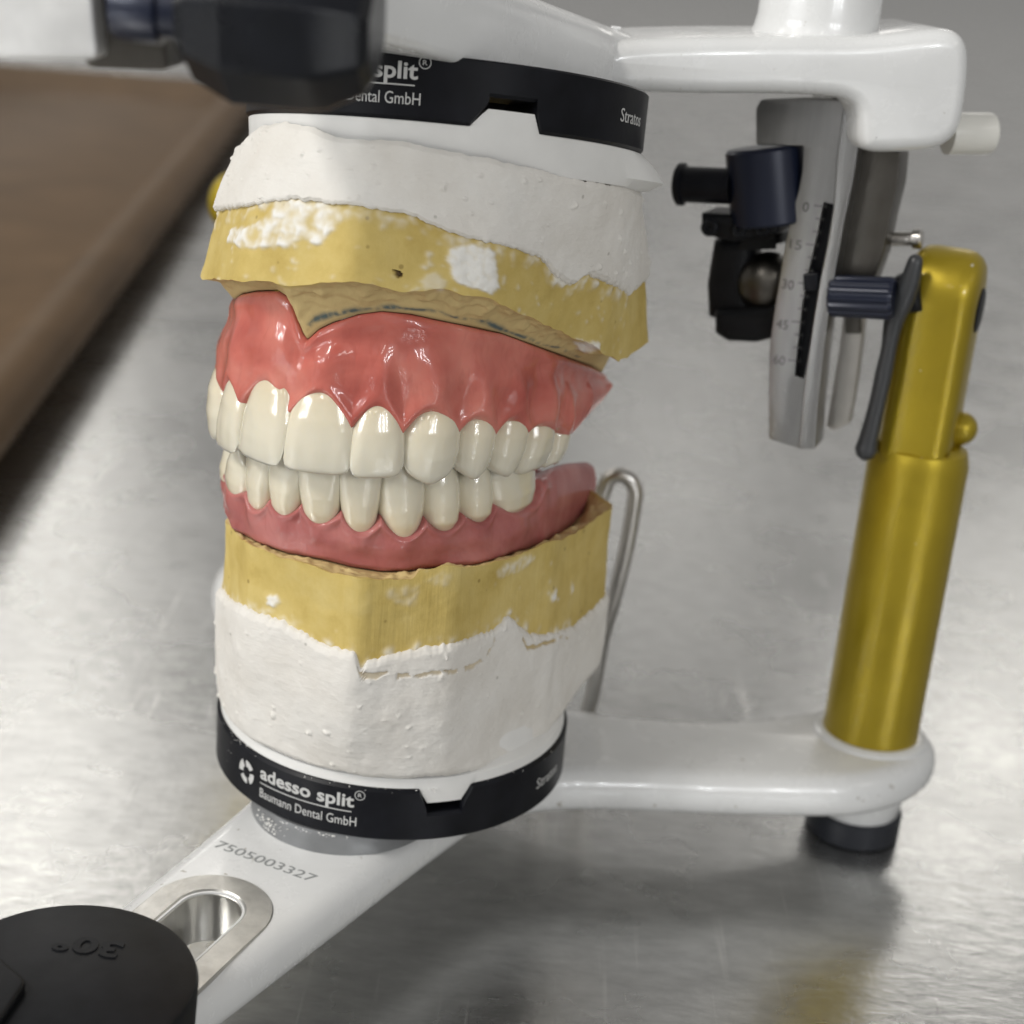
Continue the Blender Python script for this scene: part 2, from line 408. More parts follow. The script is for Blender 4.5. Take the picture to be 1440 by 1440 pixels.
def box(name, c, ex, ey, ez, hx, hy, hz, m, parent=None, r=0.4):
    P = [(-hx, -hy), (hx, -hy), (hx, hy), (-hx, hy)]
    ez = np.asarray(ez, float)
    return slab(name, P, np.asarray(c, float)-ez*hz, ex, ey, ez, 2*hz, m, parent, r=r, step=min(hx, hy)/4, soft=1)
def text_mesh(txt, bold=0.0, extrude=0.06):
    c = bpy.data.curves.new('lettering', 'FONT'); c.body = txt; c.size = 1; c.offset = bold; c.extrude = extrude; c.resolution_u = 3
    o = bpy.data.objects.new('lettering_tmp', c); COL.objects.link(o)
    me = bpy.data.meshes.new_from_object(o.evaluated_get(bpy.context.evaluated_depsgraph_get()))
    bm = bmesh.new(); bm.from_mesh(me)
    bmesh.ops.triangulate(bm, faces=bm.faces); bmesh.ops.subdivide_edges(bm, edges=[e for e in bm.edges if e.calc_length() > 0.12], cuts=1)
    V = np.array([v.co[:] for v in bm.verts]); F = [[v.index for v in f.verts] for f in bm.faces]; bm.free()
    bpy.data.objects.remove(o); bpy.data.curves.remove(c); bpy.data.meshes.remove(me)
    return V, F
def curve_text(txt, name, fn, w, h0, m, parent, bold=0.0, depth=0.12, size=None):
    """fn(s, t, d): s along the line 0..w (mm), t height, d proud of the surface"""
    V, F = text_mesh(txt, bold)
    x0, x1 = V[:, 0].min(), V[:, 0].max(); k = w/(x1-x0); ky = k if size is None else size
    W = [fn((v[0]-x0)*k, h0+v[1]*ky, depth*(0.5+v[2]/0.12)) for v in V]
    return mesh_obj(name, W, F, m, parent, smooth=False)
_perm = rng.permutation(256); _perm = np.concatenate([_perm, _perm, _perm])
_grad = rng.normal(size=(256, 3)); _grad /= np.linalg.norm(_grad, axis=1)[:, None]
def pn(P):
    """gradient noise, vectorised: (...,3) -> (...)"""
    P = np.asarray(P, float); I = np.floor(P).astype(int); f = P-I; u = f*f*f*(f*(f*6-15)+10); I = I & 255
    out = 0
    for dx in (0, 1):
        for dy in (0, 1):
            for dz in (0, 1):
                g = _grad[_perm[_perm[_perm[(I[..., 0]+dx) & 255]+((I[..., 1]+dy) & 255)]+((I[..., 2]+dz) & 255)]]
                d = f-np.array([dx, dy, dz])
                wgt = (u[..., 0] if dx else 1-u[..., 0])*(u[..., 1] if dy else 1-u[..., 1])*(u[..., 2] if dz else 1-u[..., 2])
                out = out + wgt*(g*d).sum(-1)
    return out*1.4
def nz(P, s, o=0.0): return pn(np.asarray(P, float)*s + np.array([o, -o, o*0.7]) + 100.0)
def polyfn(pts):
    a = np.array(sorted(pts), float)
    return lambda x: np.interp(x, a[:, 0], a[:, 1])
def in_poly(x, y, poly):
    poly = np.asarray(poly, float); c = np.zeros(np.shape(x), bool); j = len(poly)-1
    for i in range(len(poly)):
        xi, yi = poly[i]; xj, yj = poly[j]
        hit = ((yi > y) != (yj > y)) & (x < (xj-xi)*(y-yi)/(yj-yi+1e-12)+xi)
        c ^= hit; j = i
    return c


# ================================================================== setting: steel table
def build_table():
    n = 60; xs = np.linspace(-9000, 9000, n); ys = np.linspace(-900, 26000, n)
    V = [(x, y, 0) for x in xs for y in ys]
    o = mesh_obj('steel_table', V, grid_faces(n, n), 'table'); tag(o, kind='structure')
    tag(o, 'scratched stainless steel table top under the articulator', 'table')
build_table()

# brown tray standing behind on the far side
def build_tray():
    c0 = np.array([-128.0, 236.0, 0]); c1 = np.array([-204.0, 1050.0, 0])
    d = (c1-c0)/np.linalg.norm(c1-c0); s = np.array([-d[1], d[0], 0]); c0 = c0-d*160
    L = np.linalg.norm(c1-c0)
    root = empty('serving_tray', 'brown tray with rounded rim lying on the table behind the casts', 'tray')
    H = 24
    # long rounded rim along the near edge, and a recessed floor
    prof = [(30, 0), (16, 3), (3, 9), (0, 14), (0.6, 18.5), (4.5, 22.8), (12, H), (19, 23), (24, 19), (27, 12), (30, 8), (230, 8), (233, 12), (236, 19), (241, 23), (248, H), (254, 22.5), (259, 17), (260, 10), (260, 0)]
    V = []; us = [0, 1.5, 6, 12] + list(np.linspace(20, L-20, 40)) + [L-12, L-6, L-1.5, L]
    for u in us:
        e = min(u, L-u); cap = 1.0 if e > 14 else math.sqrt(max(0.0, 1-(1-e/14)**2))
        floor_lift = max(0.0, 1-abs(e-12)/14)
        for q, z in prof:
            zz = z
            if 27 <= q <= 233 and e < 27: zz = max(8, 23*max(0, min(1, (27-e)/8)))
            V.append(c0 + d*u + s*q + ZZ*(zz*cap if z > 0 else 0))
    rim = mesh_obj('tray_shell', V, grid_faces(len(us), len(prof)), 'tray', root, autosmooth=60)
    g = empty_part = None
    # handle slot in the near rim end
    slab('tray_handle', resample([(-30, -4), (30, -4), (34, 0), (30, 4), (-30, 4), (-34, 0)], 2), c0+d*2+s*130+ZZ*12, s, ZZ, -d, 6, 'tray', root, r=2)
build_tray()

# ================================================================== articulator
ART = empty('dental_articulator', 'white framed dental articulator with gold columns holding the plaster casts', 'articulator')
ZF = 20.64                                   # top of the lower frame
RC = np.array([89.5, 29.8, 0]); TH2 = math.radians(64.6); N2 = np.array([math.sin(TH2), -math.cos(TH2), 0])
def mirror2(p):
    p = np.asarray(p, float); return p - 2*N2*(p @ N2)
LC = mirror2(RC)
R0 = 30.0

def build_lower_frame():
    right = [(-17.5, -66.0), (-3, -40), (11.5, -14.5), (19, -3.5), (30, 2.6), (44, 5.0), (57, 6.2), (72, 8.0), (85, 10.5), (95, 16.5), (101, 24), (102.6, 31), (100, 38), (94, 42.5),
             (87, 43), (79, 39.0), (67, 33.5), (53, 30.2), (40, 30), (28, 33)]
    rp = np.array([(x, y, 0) for x, y in right])
    left_arm = np.array([mirror2(q) for q in rp[3:]])[::-1]
    left_bar = np.array([(-24.5, -18, 0), (-36.3, -47.9, 0), (-46, -72, 0), (-52, -87, 0), (-53, -94, 0), (-49, -101, 0), (-40, -104, 0), (-32, -100, 0), (-27, -90, 0), (-24, -80, 0)])
    P = np.vstack([rp, left_arm, left_bar])[:, :2]
    P = resample(smooth_path(np.vstack([P, P[:1]]), 6)[:-1], 0.9)
    f = -M[:2]; s_ = N[:2]
    c = np.array([-22.0, -47.6]); hole = []
    for k in range(25):
        a = math.pi*k/24; hole.append(c + 4.9*(s_*math.cos(a) - f*math.sin(a)))
    for k in range(25):
        a = math.pi*k/24; hole.append(c + f*26 + 4.9*(-s_*math.cos(a) + f*math.sin(a)))
    o = slab('lower_frame', P, (0, 0, ZF-8.6), (1, 0, 0), (0, 1, 0), ZZ, 8.6, 'white_paint', ART, r=3.2, r2=3.8, hole=hole, step=0.9, soft=3)
    # aluminium slot insert, slightly proud, with its bright liner going down
    V = []; prof = [(9.4, ZF-0.5), (9.4, ZF+0.12), (9.25, ZF+0.22), (5.5, ZF+0.22), (4.75, ZF-0.35), (4.75, ZF-8.4)]
    ang = []
    for k in range(33): a = math.pi*k/32; ang.append((0, s_*math.cos(a)-f*math.sin(a)))
    for k in range(33): a = math.pi*k/32; ang.append((26, -s_*math.cos(a)+f*math.sin(a)))
    for off, dr in ang:
        for r, z in prof:
            q = c + f*off + dr*r; V.append((q[0], q[1], z))
    mesh_obj('slot_insert', V, grid_faces(len(ang), len(prof), True), 'aluminium', o, autosmooth=30)
    # sliding nut seen at the bottom of the slot
    box('slot_nut', (c[0]+f[0]*14, c[1]+f[1]*14, ZF-7), N, M, ZZ, 4.6, 9, 1.2, 'bright_steel', o, r=0.4)
    # serial number stamped across the bar
    p0 = on_z(303, 1188, ZF); p1 = on_z(441, 1238, ZF); d = (p1-p0); wd = np.linalg.norm(d); d /= wd; up = np.cross(ZZ, d)
    curve_text('7505003327', 'serial_number', lambda s, t, e: p0 + d*s + up*(t-0.6) + ZZ*(e*0.4+0.01), wd, 0, 'engraved_grey', o, size=2.9)
    # feet
    for q in (RC, LC, art(0, -98, 0)):
        x, y = q[0], q[1]
        ft = lathe('foot', [(7.8, 4.8), (8.2, 5.4), (8.6, 8.5), (9.4, 11.0), (10.5, 12.6)], (x-0.5, y-0.8, 0), ZZ, 'white_paint', o)
        lathe('rubber_pad', [(8.4, 0.0), (9.0, 0.5), (9.0, 4.9), (8.5, 5.2)], (x-0.5, y-0.8, 0), ZZ, 'black_rubber', ft)
    # grey magnet spacer under the lower mounting plate
    sp = lathe('magnet_spacer', [(15.6, ZF+0.02), (15.4, ZF+2.2), (14.9, 24.15)], (-6, -14, 0), ZZ, 'grey_spacer', o, seg=72)
    # raised pad under the mounting plate towards the back
    lathe('plate_seat', [(21, ZF-0.5), (20.5, 24.15)], (0, 0, 0), ZZ, 'white_paint', o, seg=72)
    return o
LF = build_lower_frame()

def build_column(base, side):
    """gold upright with its flattened bearing head; side = +1 near, -1 far"""
    x, y = base[0], base[1]
    n = N*side
    col = lathe('column', [(9.6, ZF-0.3), (9.6, ZF+0.3), (8.95, ZF+0.9), (8.95, 76.0), (8.3, 78.6), (6.8, 79.6)], (x, y, 0), ZZ, 'gold_anodised', ART, seg=80, autosmooth=30)
    lathe('column_collar', [(10.6, ZF-0.6), (10.7, ZF+0.25), (10.0, ZF+0.75), (9.2, ZF+0.8)], (x, y, 0), ZZ, 'white_paint', col, seg=80)
    prof = []
    for k in range(33):
        a = math.pi*k/32; prof.append((8.0*math.cos(a), 106.6+8.0*math.sin(a)))
    prof += [(-7.4, 90), (-7.6, 76), (7.6, 76), (7.4, 90)]
    th = 12.6
    org = np.array([x, y, 0]) - n*(th/2 + (0.6))
    slab('bearing_head', prof, org, M, ZZ, n, th, 'gold_anodised', col, r=3.6, step=0.7, soft=4)
    # rounded set screw domes on the outer shoulder
    for dz, rr in ((84.0, 3.0), (77.5, 2.6)):
        pr = [(rr*math.cos(a), rr*math.sin(a)) for a in np.linspace(0, math.pi/2*0.97, 8)]
        lathe('shoulder_dome', [(rr, -2.5)]+pr, np.array([x, y, dz-1.5]) + n*6.0 + M*2.5, n*0.85+ZZ*0.5, 'gold_anodised', col, seg=28)
    if side < 0:
        pr = [(6.6*math.cos(q), 5.2*math.sin(q)) for q in np.linspace(0, math.pi/2*0.98, 12)]
        lathe('bearing_dome', [(5.4, -12.0), (5.8, -6.0), (6.6, -3.0), (6.8, -1.0)]+pr, np.array([x, y, 99.5]) + n*16.0 + M*2, n, 'gold_anodised', col, seg=48)
    else: lathe('bearing_cap', [(3.9, 0), (3.9, 0.3), (3.5, 0.5)], np.array([x, y, 104.5]) + n*(th/2-0.7), n, 'black_plastic', col, seg=40)
    return col
build_column(RC, 1); build_column(LC, -1)

# ---- upper member (opened a little, front raised)
UC = np.array([2.236, -0.313]); UTX, UTY = -0.0041, -0.1889
def tilt(x, y, z): return z + UTX*(x-UC[0]) + UTY*(y-UC[1])
def build_upper_frame():
    # long bar over the upper mounting plate
    f = -M; org = np.array([UC[0], UC[1], 138.25])
    ey = np.array([f[0], f[1], UTX*f[0]+UTY*f[1]]); ey /= np.linalg.norm(ey)
    ez = np.cross(N, ey); ez /= np.linalg.norm(ez)
    if ez[2] < 0: ez = -ez
    P = [(-15, -30), (-15, 0), (-14, 30), (-11.5, 60), (-11, 84), (11, 84), (11.5, 60), (14, 30), (17, 0), (19, -18), (18, -30)]
    P = resample(smooth_path(np.vstack([P, P[:1]]), 6)[:-1], 0.9)
    o = slab('upper_frame', P, org, N, ey, ez, 12.5, 'white_paint', ART, r=1.5, r2=4.5, step=0.9, soft=3)
    # swept arm to the near condyle, thickening towards its end block
    A0 = np.array([26, 9.5, 137.]); A1 = np.array([86.5, 21.0, 137.])
    ex = A1-A0; ex /= np.linalg.norm(ex); back = np.cross(ZZ, ex)
    arm = [(846, 64), (900, 57), (980, 54), (1060, 53), (1150, 53), (1230, 52), (1300, 44), (1345, 42), (1364, 56), (1368, 90), (1362, 150), (1352, 190), (1325, 210), (1280, 216),
           (1222, 216), (1211, 206), (1212, 160), (1206, 146), (1180, 138), (1100, 134), (1000, 134), (900, 131), (838, 128)]
    Q = on_frame(arm, A0, ex, ZZ, back)
    Q = resample(smooth_path(np.vstack([Q, Q[:1]]), 5)[:-1], 0.8)
    a = slab('condyle_arm', Q, A0, ex, ZZ, back, 26, 'white_paint', o, r=2.6, step=0.8, soft=7)
    # the same arm mirrored on the far side
    V = [mirror(A0+ex*q[0]+ZZ*q[1]) for q in Q]
    A0m = mirror(A0); exm = mirror(ex); bm_ = mirror(back)
    slab('condyle_arm', Q, A0m, exm, ZZ, bm_, 26, 'white_paint', o, r=2.6, step=0.8, soft=7)
    # bosses standing on the arms
    bc = on_plane(1148, 43, A0+back*14, back)
    for c in (bc, mirror(bc)):
        lathe('boss', [(11.4, -1.6), (10.8, 0.2), (10.3, 1.4), (10.0, 3.2), (9.8, 15), (9.3, 16.2)], (c[0], c[1], c[2]-1.2), ZZ+0.0*N, 'white_paint', a, seg=72)
    # nylon thrust pin at the end block
    e = on_plane(1340, 188, A0+back*9, back)
    lathe('nylon_pin', [(3.5, 0), (3.5, 7.2), (3.2, 7.9), (2.9, 8.0)], e-ex*1.0, ex+ZZ*0.06, 'clear_plastic', a, seg=40)
    # raised maker's mark on the arm's top
    for k in range(4):
        q = on_plane(806+k*20, 41, A0+back*7, back)
        box('raised_mark', q+ZZ*0.2, ex, back, ZZ, 0.75, 0.5, 0.25, 'white_paint', a, r=0.12)
    # peg on top of the bar
    pk = on_y(713, 2, -6)
    lathe('stop_peg', [(1.9, -6), (1.9, 6)], pk, ZZ, 'black_plastic', o, seg=24)
    return o, org, ey, ez
UF, UORG, UEY, UEZ = build_upper_frame()

# front clamp with its knob (close to the lens)
def build_front_clamp():
    yp = -80.0
    c = on_y(70, 5, yp)
    e0 = on_y(137, 84, yp); e1 = on_y(-60, 84, yp); e2 = on_y(137, -90, yp)
    X = (e0-e1)/np.linalg.norm(e0-e1); Z_ = (e2-e0)/np.linalg.norm(e2-e0)
    Z_ = Z_ - X*(Z_ @ X); Z_ /= np.linalg.norm(Z_); B = np.cross(Z_, X)
    # faceted block: front colour carries the reflected light, flank coloured darker as if shaded
    w1 = np.linalg.norm(e0-e1); h1 = np.linalg.norm(e2-e0)
    blk = slab('pin_clamp', [(-w1, 0), (0, 0), (0, h1), (-w1, h1)], e0, X, Z_, B, 9, 'lit_clamp_steel', ART, r=0.5, step=0.6, soft=1)
    g0 = on_y(236, 100, yp+4); g1 = on_y(236, -80, yp+4); g2 = on_y(120, 96, yp+4)
    slab('clamp_flank', [(0, 0), (np.linalg.norm(g2-g0), 0), (np.linalg.norm(g2-g0), 14), (0, 14)], g0, (g2-g0)/np.linalg.norm(g2-g0), Z_, B, 8, 'dark_shaded_steel', blk, r=0.5, step=0.6, soft=1)
    k0 = on_y(165, 6, yp-2); k1 = on_y(531, 42, yp-4); ax = (k1-k0); Lk = np.linalg.norm(ax); ax /= Lk
    kn = lathe('clamp_knob', [(3.3, 0), (3.5, 0.3), (3.5, 4.6), (2.9, 4.9), (2.9, 7.2)], k0, ax, 'navy_anodised', ART, seg=40)
    def fl(a, h): return 1/math.cos(((a+0.22) % (math.pi/4))-math.pi/8)*0.97
    x = 7.6
    lathe('knob_grip', [(4.2, x-0.6), (4.9, x-0.4), (5.0, x+0.6), (6.4, x+0.8), (8.3, x+5), (8.3, x+12.0), (8.0, Lk-4.5), (6.2, Lk-0.8), (4.6, Lk)], k0, ax, 'black_gloss', kn, seg=128, flute=fl, autosmooth=22)
    # clamp stem joins the upper frame's bar
    st = UORG + UEY*84 + UEZ*6
    tube('pin_stem', [st-UEY*2, st+UEY*8], 5.2, 'bright_steel', blk)
    # vertical incisal pin going down to the guide table
    base = np.array([-33.5, -84.0, 34.6])
    return blk
CL = build_front_clamp()

# incisal guide table (round black insert, 30 degrees)
def build_guide():
    c = np.array([-33.4, -81.9, 0]); zt = 32.6
    g = lathe('incisal_guide', [(15.2, ZF+0.25), (16.1, ZF+0.9), (16.6, zt-1.0), (16.3, zt-0.25), (15.6, zt)], c, ZZ, 'black_plastic', ART, seg=96, autosmooth=28)
    d = -N*0.96-M*0.28; d /= np.linalg.norm(d); up = np.cross(ZZ, d)
    p0 = on_z(176, 1328, zt)
    curve_text('30°', 'angle_mark', lambda s, t, e: p0 + d*s + up*(t) + ZZ*(e*1.6-0.02), 8.8, 0, 'black_plastic', g, size=4.6, bold=0.03)
    # slanted guiding flank cut into the near half
    q0 = on_z(0, 1400, zt); 
    P = [(-9, -13.2), (7, -14), (11, -10), (1, -4.5), (-11, -10.5)]
    slab('guide_flank', P, c+ZZ*(zt-0.02), N*0.7-M*0.714, -(N*0.714+M*0.7)*-1.0, ZZ, 1.2, 'black_plastic', g, r=0.5, step=0.7, soft=2)
build_guide()

# condylar housing on the near side
def build_housing(mir):
    fx = mirror if mir else (lambda q: np.asarray(q, float))
    B0 = 48.0
    org = M*B0
    EX, EM = fx(N), fx(M)
    def fr(pts, b):  # photograph -> front plane at distance b behind the plate centre
        return on_frame(pts, M*b, N, ZZ, M)
    def plate(name, pts, b, depth, m, parent, r=0.6, hole=None, soft=1, step=0.35):
        return slab(name, fr(pts, b), fx(M*b), EX, ZZ, EM, depth, m, parent, r=r, hole=None if hole is None else fr(hole, b), step=step, soft=soft)
    slot = [(1158, 284), (1173, 287), (1164, 345), (1154, 395), (1145, 450), (1137, 500), (1131, 533), (1117, 529), (1121, 490), (1128, 430), (1138, 375), (1149, 330)]
    A = plate('scale_plate', [(1063, 152), (1070, 140), (1130, 138), (1189, 141), (1186, 175), (1179, 225), (1178, 275), (1176, 300), (1167, 345), (1157, 400), (1149, 450), (1141, 505), (1134, 560), (1126, 632),
                              (1081, 617), (1081, 560), (1082, 490), (1087, 450), (1095, 400), (1104, 345), (1115, 295), (1123, 268), (1128, 240), (1130, 205), (1100, 205), (1063, 204)], B0, 2.6, 'scale_steel', ART, r=0.18, hole=slot)
    plate('slot_back', [(1150, 270), (1180, 275), (1150, 450), (1138, 560), (1112, 550), (1122, 440), (1135, 350)], B0+2.4, 0.8, 'black_anodised', A, r=0.2)
    plate('plate_edge', [(1192, 141), (1213, 142), (1209, 190), (1198, 260), (1188, 305), (1176, 370), (1165, 440), (1155, 520), (1149, 580), (1146, 632), (1122, 632), (1129, 560), (1136, 505), (1144, 450), (1153, 395), (1163, 345), (1172, 290), (1176, 225), (1184, 160)],
          B0-0.4, 6.5, 'scale_steel', A, r=0.22)
    plate('side_block', [(1200, 205), (1266, 214), (1262, 260), (1250, 310), (1240, 360), (1225, 400), (1180, 410), (1176, 440), (1168, 440), (1180, 370), (1192, 300)], B0+4.5, 8, 'dark_shaded_steel', A, r=0.2)  # darker metal stands in for the shade under the white end block
    plate('rear_plate', [(1195, 430), (1216, 432), (1212, 480), (1204, 540), (1194, 596), (1172, 606), (1162, 600), (1172, 540), (1182, 480), (1188, 420)], B0+9, 3, 'bright_steel', A, r=0.2)
    plate('spacer_block', [(1188, 425), (1210, 425), (1210, 470), (1188, 470)], B0+8, 2, 'dark_shaded_steel', A, r=0.4)
    ang = math.radians(0)
    # pointer riding in the slot
    plate('pointer', [(1129, 386), (1149, 384), (1150, 408), (1130, 410)], B0-0.9, 1.6, 'black_anodised', A, r=0.25, step=0.25, soft=1)
    if not mir:
        for val, x, y in (('0', 1128, 297), ('15', 1110, 349), ('30', 1099, 405), ('45', 1091, 461), ('60', 1087, 511)):
            p0 = on_plane(x, y, M*B0, M); wd = {1: 1.05, 2: 2.05}[len(val)]
            curve_text(val, 'scale_number', lambda s, t, e, p0=p0: p0 + N*s + ZZ*t - M*(e*0.3), wd, 0, 'engraved_dark', A, size=2.35)
        for k in range(13):
            y = 289 + k*18.1 + 0.0; x = np.interp(y, [289, 345, 400, 455, 505], [1141, 1129, 1118, 1109, 1104]); ln = 18 if k % 3 == 0 else 12
            p0 = on_plane(x+18-ln+4, y, M*B0, M); p1 = on_plane(x+22, y+1.6, M*B0, M); d = p1-p0; L = np.linalg.norm(d); d /= L
            V = [p0-M*0.06+ZZ*0.08, p1-M*0.06+ZZ*0.08, p1-M*0.06-ZZ*0.08, p0-M*0.06-ZZ*0.08, p0+M*0.1+ZZ*0.08, p1+M*0.1+ZZ*0.08, p1+M*0.1-ZZ*0.08, p0+M*0.1-ZZ*0.08]
            mesh_obj('scale_tick', V, [(0, 1, 2, 3), (4, 5, 6, 7), (0, 1, 5, 4), (2, 3, 7, 6), (0, 3, 7, 4), (1, 2, 6, 5)], 'engraved_dark', A, smooth=False)
    # black adjusting drum with its side screw, carrier and condyle ball
    P = lambda x, y, b: on_plane(x, y, M*b, M)
    top = P(1076, 206, 52); bot = P(1084, 314, 52); ax = top-bot
    dr = lathe('adjusting_drum', [(6.5, 0), (6.9, 0.4), (6.9, np.linalg.norm(ax)-0.6), (6.4, np.linalg.norm(ax))], fx(bot), fx(ax), 'navy_anodised', A, seg=60)
    s0 = P(1030, 262, 50); s1 = P(952, 259, 50)
    Ls = np.linalg.norm(s1-s0)
    lathe('side_screw', [(3.1, 0), (3.1, Ls-1.6), (3.7, Ls-1.3), (3.7, Ls-0.4), (3.2, Ls)], fx(s0), fx(s1-s0), 'black_anodised', dr, seg=40)
    plate('carrier', [(984, 300), (1095, 306), (1094, 330), (1060, 335), (1030, 342), (985, 330)], 48, 11, 'black_plastic', A, r=1.2)
    plate('ball_housing', [(1000, 338), (1030, 333), (1096, 330), (1096, 345), (1058, 350), (1050, 395), (1060, 440), (1096, 452), (1040, 462), (992, 448), (990, 400)], 53, 9, 'black_plastic', A, r=2.5)
    for sx, sy, sr in ((998, 320, 1.5), (1040, 322, 1.3), (1072, 322, 1.2)):
        q = P(sx, sy, 47.9); lathe('fixing_screw', [(sr, -1.0), (sr, 0.5), (sr*0.8, 0.8), (sr*0.35, 0.75), (sr*0.3, 0.3)], fx(q), fx(-M), 'black_gloss', A, seg=20)
    plate('housing_foot', [(1002, 438), (1098, 430), (1096, 475), (1060, 484), (1020, 482), (1002, 470)], 50, 11, 'black_plastic', A, r=2.0)
    bc = P(1080, 398, 56); R_ = 5.6
    lathe('condyle_ball', [(R_*math.cos(a), R_*math.sin(a)) for a in np.linspace(-1.5, 1.5, 24)], fx(bc), EX, 'dark_shaded_steel', A, seg=40)
    # knurled locking knob, lever and pin on the outer side
    k0 = P(1168, 416, 49); k1 = P(1258, 420, 49); Lk = np.linalg.norm(k1-k0)
    lathe('locking_knob', [(3.0, 0), (3.4, 0.4), (3.5, Lk-0.6), (3.1, Lk)], fx(k0), fx(k1-k0), 'navy_anodised', A, seg=144, flute=lambda a, h: 1+0.045*math.tanh(3*math.sin(a*14)), autosmooth=25)
    lv = [(1287, 368), (1280, 395), (1268, 425), (1257, 452), (1250, 490), (1243, 525), (1233, 570), (1222, 615), (1218, 632)]
    rad = [1.3, 1.7, 1.95, 1.7, 1.35, 1.5, 1.45, 1.7, 2.0]
    pth = smooth_path([np.append(P(x, y, 51), r) for (x, y), r in zip(lv, rad)], 6)
    tube('locking_lever', [fx(q[:3]) for q in pth], pth[:, 3], 'grey_lever', A, seg=24)
    plate('lever_boss', [(1250, 395), (1290, 380), (1296, 440), (1262, 445)], 52, 8, 'black_plastic', A, r=1.5)
    p0 = P(1225, 336, 60); p1 = P(1297, 336, 60); Lp = np.linalg.norm(p1-p0)
    lathe('stop_pin', [(1.25, 0), (1.25, Lp-1.8), (1.75, Lp-1.6), (1.75, Lp-0.3), (1.5, Lp)], fx(p0), fx(p1-p0), 'bright_steel', A, seg=32)
    return A
build_housing(False)

# bent wire prop behind the casts
def build_wire():
    pts = [(822, 1012), (831, 985), (838, 950), (848, 895), (864, 840), (880, 775), (890, 720), (893, 692), (886, 675), (872, 668), (857, 673), (849, 690), (835, 730), (818, 790), (800, 850), (785, 920), (770, 980)]
    org = np.array([42, 44, 60.]); nn = np.array([0.15, 0.985, 0.10]); nn /= np.linalg.norm(nn)
    Q = [on_plane(x, y, org, nn) for x, y in pts]
    tube('wire_prop', smooth_path(Q, 8), 1.55, 'bright_steel', ART, seg=24)
build_wire()

# ================================================================== mounting plates
def ring_angle(px, py, c, z, tl):
    A = np.radians(np.linspace(-175, 10, 1200))
    q = proj(np.column_stack([c[0]+R0*np.cos(A), c[1]+R0*np.sin(A), z+R0*np.cos(A)*tl[0]+R0*np.sin(A)*tl[1]]))
    return A[np.argmin(abs(q[:, 0]-px))]
def build_plate(name, label, c, z0, z1, tl, notch_px, up):
    """black ring; up=True: notch in the upper edge (lower plate), else in the lower edge"""
    zm = 0.5*(z0+z1)
    def pos(r, a, z): return (c[0]+r*math.cos(a), c[1]+r*math.sin(a), z+r*math.cos(a)*tl[0]+r*math.sin(a)*tl[1])
    na, nb, nc, nd_ = [ring_angle(x, 0, c, zm, tl) for x in notch_px]     # outer-left, inner-left, inner-right, outer-right
    dep = (z1-z0)*0.47
    def cut(a):
        if a <= na or a >= nd_: return 0.0
        if a < nb: return dep*0.75*(a-na)/(nb-na)
        if a <= nc: return dep
        return dep*0.75*(nd_-a)/(nd_-nc)
    ang = list(np.linspace(-math.pi, math.pi, 260, endpoint=False)) + [na-1e-4, na, nb-1e-4, nb+1e-4, nc-1e-4, nc+1e-4, nd_, nd_+1e-4] + list(np.linspace(na, nd_, 30))
    ang = sorted(set(ang)); V = []
    for a in ang:
        k = cut(a); ch = 0.45
        if up: pr = [(21, z0), (R0-0.3, z0), (R0, z0+0.3), (R0, z1-ch-k), (R0-ch, z1-k), (R0-4, z1-k), (21, z1-k)]
        else:  pr = [(21, z1), (R0-0.3, z1), (R0, z1-0.3), (R0, z0+ch+k), (R0-ch, z0+k), (R0-4, z0+k), (21, z0+k)]
        for r, z in pr: V.append(pos(r, a, z))
    n = 7; F = grid_faces(len(ang), n, True)
    for i in range(len(ang)):
        i2 = (i+1) % len(ang); F.append((i*n+n-1, i2*n+n-1, i2*n, i*n))
    root = empty(name, label, 'mounting plate', 'black mounting plates')
    o = mesh_obj('plate_ring', V, F, 'black_anodised', root, autosmooth=25)
    return root, o, pos, (na, nb, nc, nd_, dep)
def surf(pos, a0, z0):
    return lambda s, t, e: np.array(pos(R0+0.02+e*0.35, a0+s/R0, z0+t))
def plate_print(o, pos, a_text, w_text, zb, a_str, z_str, w_str, logo_a, whole=True):
    S = surf(pos, a_text, zb)
    curve_text('adesso split', 'brand_lettering', S, w_text, 1.15, 'print_white', o, bold=0.022, size=w_text/5.55)
    curve_text('Baumann Dental GmbH', 'maker_lettering', S, w_text*1.03, -2.2, 'print_white', o, size=2.3)
    V = []; nseg = 60
    for k in range(nseg+1):
        for t in (0.22, 0.40): V.append(S(w_text*0.98*k/nseg, t, 0.12))
    mesh_obj('printed_rule', V, grid_faces(nseg+1, 2), 'print_white', o, smooth=False)
    curve_text('R', 'trademark_letter', surf(pos, a_text+(w_text+0.55)/R0, zb), 0.6, 3.05, 'print_white', o, size=0.95)
    V = []
    for k in range(41):
        a = 2*math.pi*k/40
        for r in (0.72, 0.84): V.append(S(w_text+0.85+r*math.cos(a), 3.37+r*math.sin(a), 0.12))
    mesh_obj('trademark_ring', V, grid_faces(41, 2), 'print_white', o, smooth=False)
    # lifebelt-like roundel: four white segments round a dark centre
    L = surf(pos, logo_a, zb)
    for q in range(4):
        V = []; a0 = math.radians(q*90+12+20); a1 = math.radians(q*90+78+20)
        for k in range(13):
            a = a0+(a1-a0)*k/12
            for r in (0.95, 2.0+0.15*math.sin(q*2)): V.append(L(r*math.cos(a)*1.0, 0.55+r*math.sin(a)*1.05, 0.12))
        mesh_obj('roundel_segment', V, grid_faces(13, 2), 'print_white', o, smooth=False)
    curve_text('Stratos', 'fitting_lettering', surf(pos, a_str, z_str), w_str, 0, 'print_white', o, size=2.7)

